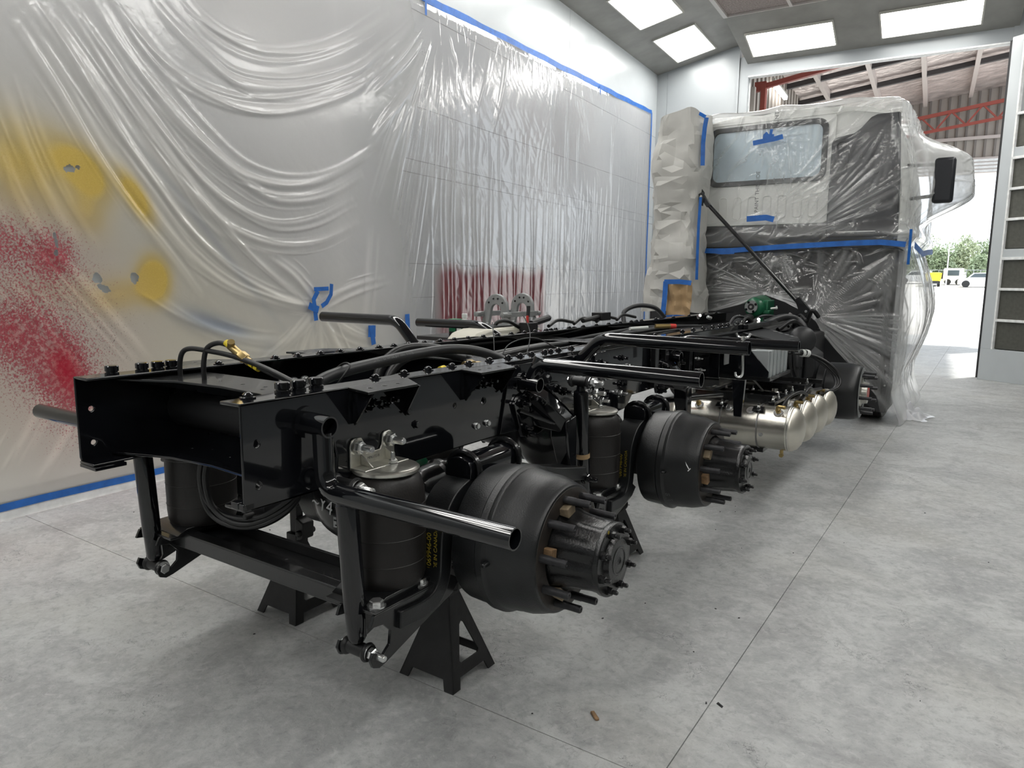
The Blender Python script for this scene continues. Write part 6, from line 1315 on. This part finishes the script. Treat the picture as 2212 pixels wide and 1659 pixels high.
#==OTHER==
# ================================================================== AXLE STANDS
def axle_stand(x, y, zt, label, rz=0.):
    root = empty('axle_stand', (x, y, 0), label, 'axle stand', 'black axle stands under the chassis')
    b = .125; tz_ = .315; tw = .026
    Rm = Matrix.Rotation(rz, 3, 'Z')
    def P(u, v, z): return tuple(Vector((x, y, 0)) + Rm @ Vector((u, v, z)))
    for k in range(4):
        a = k * PI / 2; c, s = math.cos(a), math.sin(a)
        def mp(u, v, w, c=c, s=s):
            t = v / tz_; off = (b * (1 - t) + tw * t) - w
            return P(c * off - s * u, s * off + c * u, v)
        outer = [(-b, 0), (-b + .042, 0), (-b + .055, .035), (b - .055, .035), (b - .042, 0), (b, 0), (tw, tz_), (-tw, tz_)]
        hole = [(-.045, .075), (.045, .075), (.055, .085), (.012, .195), (0, .203), (-.012, .195), (-.055, .085)]
        obj('stand_side', MB().plate(outer, mp, .006, [hole] if k in (0, 1) else []), 'stand_black', root, bevel=.0015)
    obj('stand_collar', MB().add([P(u, v, z) for z in (.29, .345) for u, v in ((-.032, -.032), (.032, -.032), (.032, .032), (-.032, .032))], [(0, 1, 2, 3), (4, 5, 6, 7), (0, 1, 5, 4), (1, 2, 6, 5), (2, 3, 7, 6), (3, 0, 4, 7)]), 'stand_black', root, bevel=.004)
    obj('stand_post', MB().add([P(u, v, z) for z in (.30, zt - .03) for u, v in ((-.022, -.018), (.022, -.018), (.022, .018), (-.022, .018))], [(0, 1, 2, 3), (4, 5, 6, 7), (0, 1, 5, 4), (1, 2, 6, 5), (2, 3, 7, 6), (3, 0, 4, 7)]), 'stand_black', root, bevel=.003)
    obj('stand_saddle', MB().plate([(-.06, zt - .04), (.06, zt - .04), (.07, zt), (.055, zt), (.03, zt - .02), (-.03, zt - .02), (-.055, zt), (-.07, zt)], lambda u, v, w: P(w - .025, u, v), .05), 'stand_black', root, bevel=.003)
    obj('ratchet_handle', MB().sweep(bend([P(-.02, -.03, .275), P(-.05, -.075, .27), P(-.09, -.085, .235), P(-.10, -.085, .215)], .02), .0085, 8), 'stand_black', root)
    obj('ratchet_housing', MB().hull([P(.02, -.03, .31), P(.07, -.03, .33), P(.075, -.03, .40), P(.03, -.03, .42), P(.02, .03, .31), P(.07, .03, .33), P(.075, .03, .40), P(.03, .03, .42)]).cyl(P(.055, -.045, .355), P(.055, .045, .355), .014, 10), 'stand_black', root, bevel=.005)
    return root
axle_stand(.437, .815, .50, 'black axle stand under the near rear hub, nearest the camera')
axle_stand(-.40, .83, .50, 'black axle stand at the far side behind the left air bag')
axle_stand(.45, 2.16, .47, 'black axle stand mostly hidden behind the nearest drum, under the second axle')
o = obj('ratchet_bar', MB().sweep(bend([(.47, 1.93, .31), (.56, 1.92, .30), (.60, 1.99, .335), (.575, 2.03, .36)], .02), .0095, 8), 'stand_black', bpy.data.objects['axle_stand.002'])

# ================================================================== WOODEN WEDGES IN THE HUBS
def wedge(h, adeg, m, label, r=.150, w=.044, x0=.94, x1=.978):
    y, z = AX[h]; a = R(adeg); nr = Vector((0, math.cos(a), math.sin(a))); tg = Vector((0, -math.sin(a), math.cos(a))); c = Vector((0, y, z)); vs = []
    for x in (x0 - .03, x1):
        for u, v in ((-w / 2, -.016), (w / 2, -.016), (w / 2, .016), (-w / 2, .016)): vs.append(c + Vector((x, 0, 0)) + tg * u + nr * (r - .007 + v * (1 if x == x1 else .4)))
    o = obj('wooden_wedge', MB().add(vs, [(0, 1, 2, 3), (4, 5, 6, 7), (0, 1, 5, 4), (1, 2, 6, 5), (2, 3, 7, 6), (3, 0, 4, 7)]), m, smooth=0, bevel=.003); tag(o, label, 'wedge', 'timber wedges in the wheel hubs')
wedge(0, 170, 'wood', 'bright timber wedge at the camera side of the nearest hub')
wedge(0, 105, 'wood_pale', 'pale timber wedge at the top of the nearest hub')
wedge(0, 232, 'wood_pale', 'brown timber wedge low in the nearest hub')
wedge(1, 148, 'wood_pale', 'timber wedge at the upper side of the second hub')
wedge(1, 195, 'wood', 'reddish timber wedge low on the second hub')

# ================================================================== THINGS BEHIND THE FAR RAIL
bk = empty('arched_bracket', (-.92, 3.1, 1.0), 'galvanised bracket with two tall arched plates standing beyond the far rail', 'bracket')
def arch(x0, y0, h0):
    a_ = lambda r, c, t0, t1, n: [(x0 + r * math.cos(a), c + r * 1.05 * math.sin(a)) for a in np.linspace(t0, t1, n)]
    out = [(x0 - .150, 1.02), (x0 - .105, 1.17), (x0 - .095, 1.215)] + a_(.095, h0 - .10, PI, 0, 15) + [(x0 + .095, 1.215), (x0 + .105, 1.17), (x0 + .150, 1.02), (x0 + .085, 1.02), (x0 + .052, 1.15)] + a_(.042, h0 - .115, 0, PI, 11) + [(x0 - .052, 1.15), (x0 - .085, 1.02)]
    o = obj('arch_plate', MB().plate(out, XZ(y0), .03), 'galvanised', bk, bevel=.004)
    for a in (35, 75, 105, 145): bolt('bkhead', (x0 + .07 * math.cos(R(a)), y0, h0 - .10 + .07 * math.sin(R(a))), o, RYM, .4)
    for s in (-1, 1): obj('arch_foot', MB().hull([(x0 + s * .055, y0 - .012, 1.12), (x0 + s * .115, y0 - .012, 1.12), (x0 + s * .085, y0 - .02, .98), (x0 + s * .160, y0 - .02, .98), (x0 + s * .085, y0 + .03, .98), (x0 + s * .160, y0 + .03, .98), (x0 + s * .06, y0 + .03, 1.14), (x0 + s * .11, y0 + .03, 1.14)]), 'galvanised', bk, bevel=.004)
arch(-.86, 2.95, 1.322); arch(-.86, 3.28, 1.325)
for x in (-.97, -.75): obj('cross_pin', MB().span((x - .013, 2.92, 1.165), (x + .013, 3.32, 1.198)).lathe([(0, 0), (.004, .016), (.02, .018), (.10, .018), (.105, 0)], (x, 2.97, 1.182), (0, -1, 0), 12).lathe([(0, .0), (.004, .016), (.05, .016), (.055, 0)], (x, 3.30, 1.182), (0, 1, 0), 12), 'galvanised', bk)
obj('bracket_base', MB().span((-1.03, 2.90, .92), (-.70, 3.36, .98)), 'galvanised', bk, bevel=.005)
lb = obj('bracket_sticker', MB().box((-.755, 2.929, 1.06), (.035, .002, .05)), 'white_plastic', bk, smooth=0)
fm = empty('white_tank', (-.60, 2.7, .80), 'rounded white plastic tank lying low behind the far rail', 'tank')
obj('tank_body', MB().plate([(2.20, .80), (2.20, 1.02), (2.22, 1.07), (2.27, 1.105), (2.36, 1.122), (2.86, 1.122), (2.98, 1.10), (3.02, 1.02), (3.02, .80)], YZ(-.70), .20), 'cream_plastic', fm, bevel=.03)
obj('tank_trim', MB().span((-.68, 2.50, 1.122), (-.56, 2.90, 1.134)), 'plastic_dark', fm, bevel=.004)
sh = obj('shelf_board', MB().span((-1.10, 2.40, 1.03), (-.76, 2.70, 1.055)), 'plastic_dark', bevel=.004); tag(sh, 'small black shelf carrying the green box behind the far rail', 'shelf')
gbx = empty('carton', (-.885, 2.53, 1.055), 'small green and black carton on the black shelf', 'box')
obj('carton_body', MB().span((-.915, 2.505, 1.055), (-.855, 2.56, 1.150)), 'plastic_dark', gbx, bevel=.002); obj('green_top', MB().span((-.917, 2.503, 1.150), (-.853, 2.562, 1.166)), 'green_box', gbx, bevel=.002); obj('green_band', MB().span((-.91, 2.5035, 1.085), (-.86, 2.505, 1.108)), 'green_box', gbx); obj('white_side', MB().span((-.855, 2.51, 1.057), (-.8545, 2.558, 1.148)), 'white_plastic', gbx)
bx_, by_ = -.88, 2.625
btl = empty('bottle', (bx_, by_, 1.055), 'white plastic bottle with a handle beside the green carton', 'bottle')
obj('bottle_body', MB().lathe([(0, 0), (0, .030), (.004, .033), (.07, .033), (.092, .028), (.104, .017), (.108, .015), (.118, .015)], (bx_, by_, 1.055), (0, 0, 1), 24), 'white_plastic', btl); obj('bottle_cap', MB().lathe([(0, .018), (.024, .018), (.026, .016), (.026, 0)], (bx_, by_, 1.170), (0, 0, 1), 20), 'white_plastic', btl); obj('bottle_handle', MB().sweep(bend([(bx_ + .02, by_ + .02, 1.145), (bx_ + .045, by_ + .02, 1.14), (bx_ + .045, by_ + .02, 1.10), (bx_ + .028, by_ + .018, 1.09)], .01), .005, 8), 'white_plastic', btl); obj('bottle_label', MB().lathe([(.012, .0335), (.06, .0335)], (bx_, by_, 1.055), (0, 0, 1), 24), 'green_box', btl)

# floor scraps -----------------------------------------------------------------
tag(obj('wood_chip', MB().box((1.02, .858, .005), (.045, .013, .008), Matrix.Rotation(R(-40), 3, 'Z')), 'wood', bevel=.002), 'small rusty brown chip lying on the open floor at the lower right', 'debris')
tag(obj('floor_chip', MB().hull([(1.325, 1.16, 0), (1.350, 1.145, 0), (1.352, 1.153, .004), (1.330, 1.168, .004), (1.34, 1.155, .007)]), 'hose_grey'), 'dark flake lying beside the long floor joint', 'debris')
def bits():
    mb = MB(); rg = random.Random(12)
    for k in range(60):
        x, y = rg.uniform(-2.4, 2.2), rg.uniform(-.4, 5); s = rg.uniform(.002, .005); a = rg.uniform(0, PI); mb.box((x, y, .0015), (s * 2, s, .003), Matrix.Rotation(a, 3, 'Z'))
    o = obj('floor_grit', mb, 'plastic_dark', smooth=0); tag(o, 'scattered dark grit specks over the concrete floor', 'grit'); o['kind'] = 'stuff'
bits()
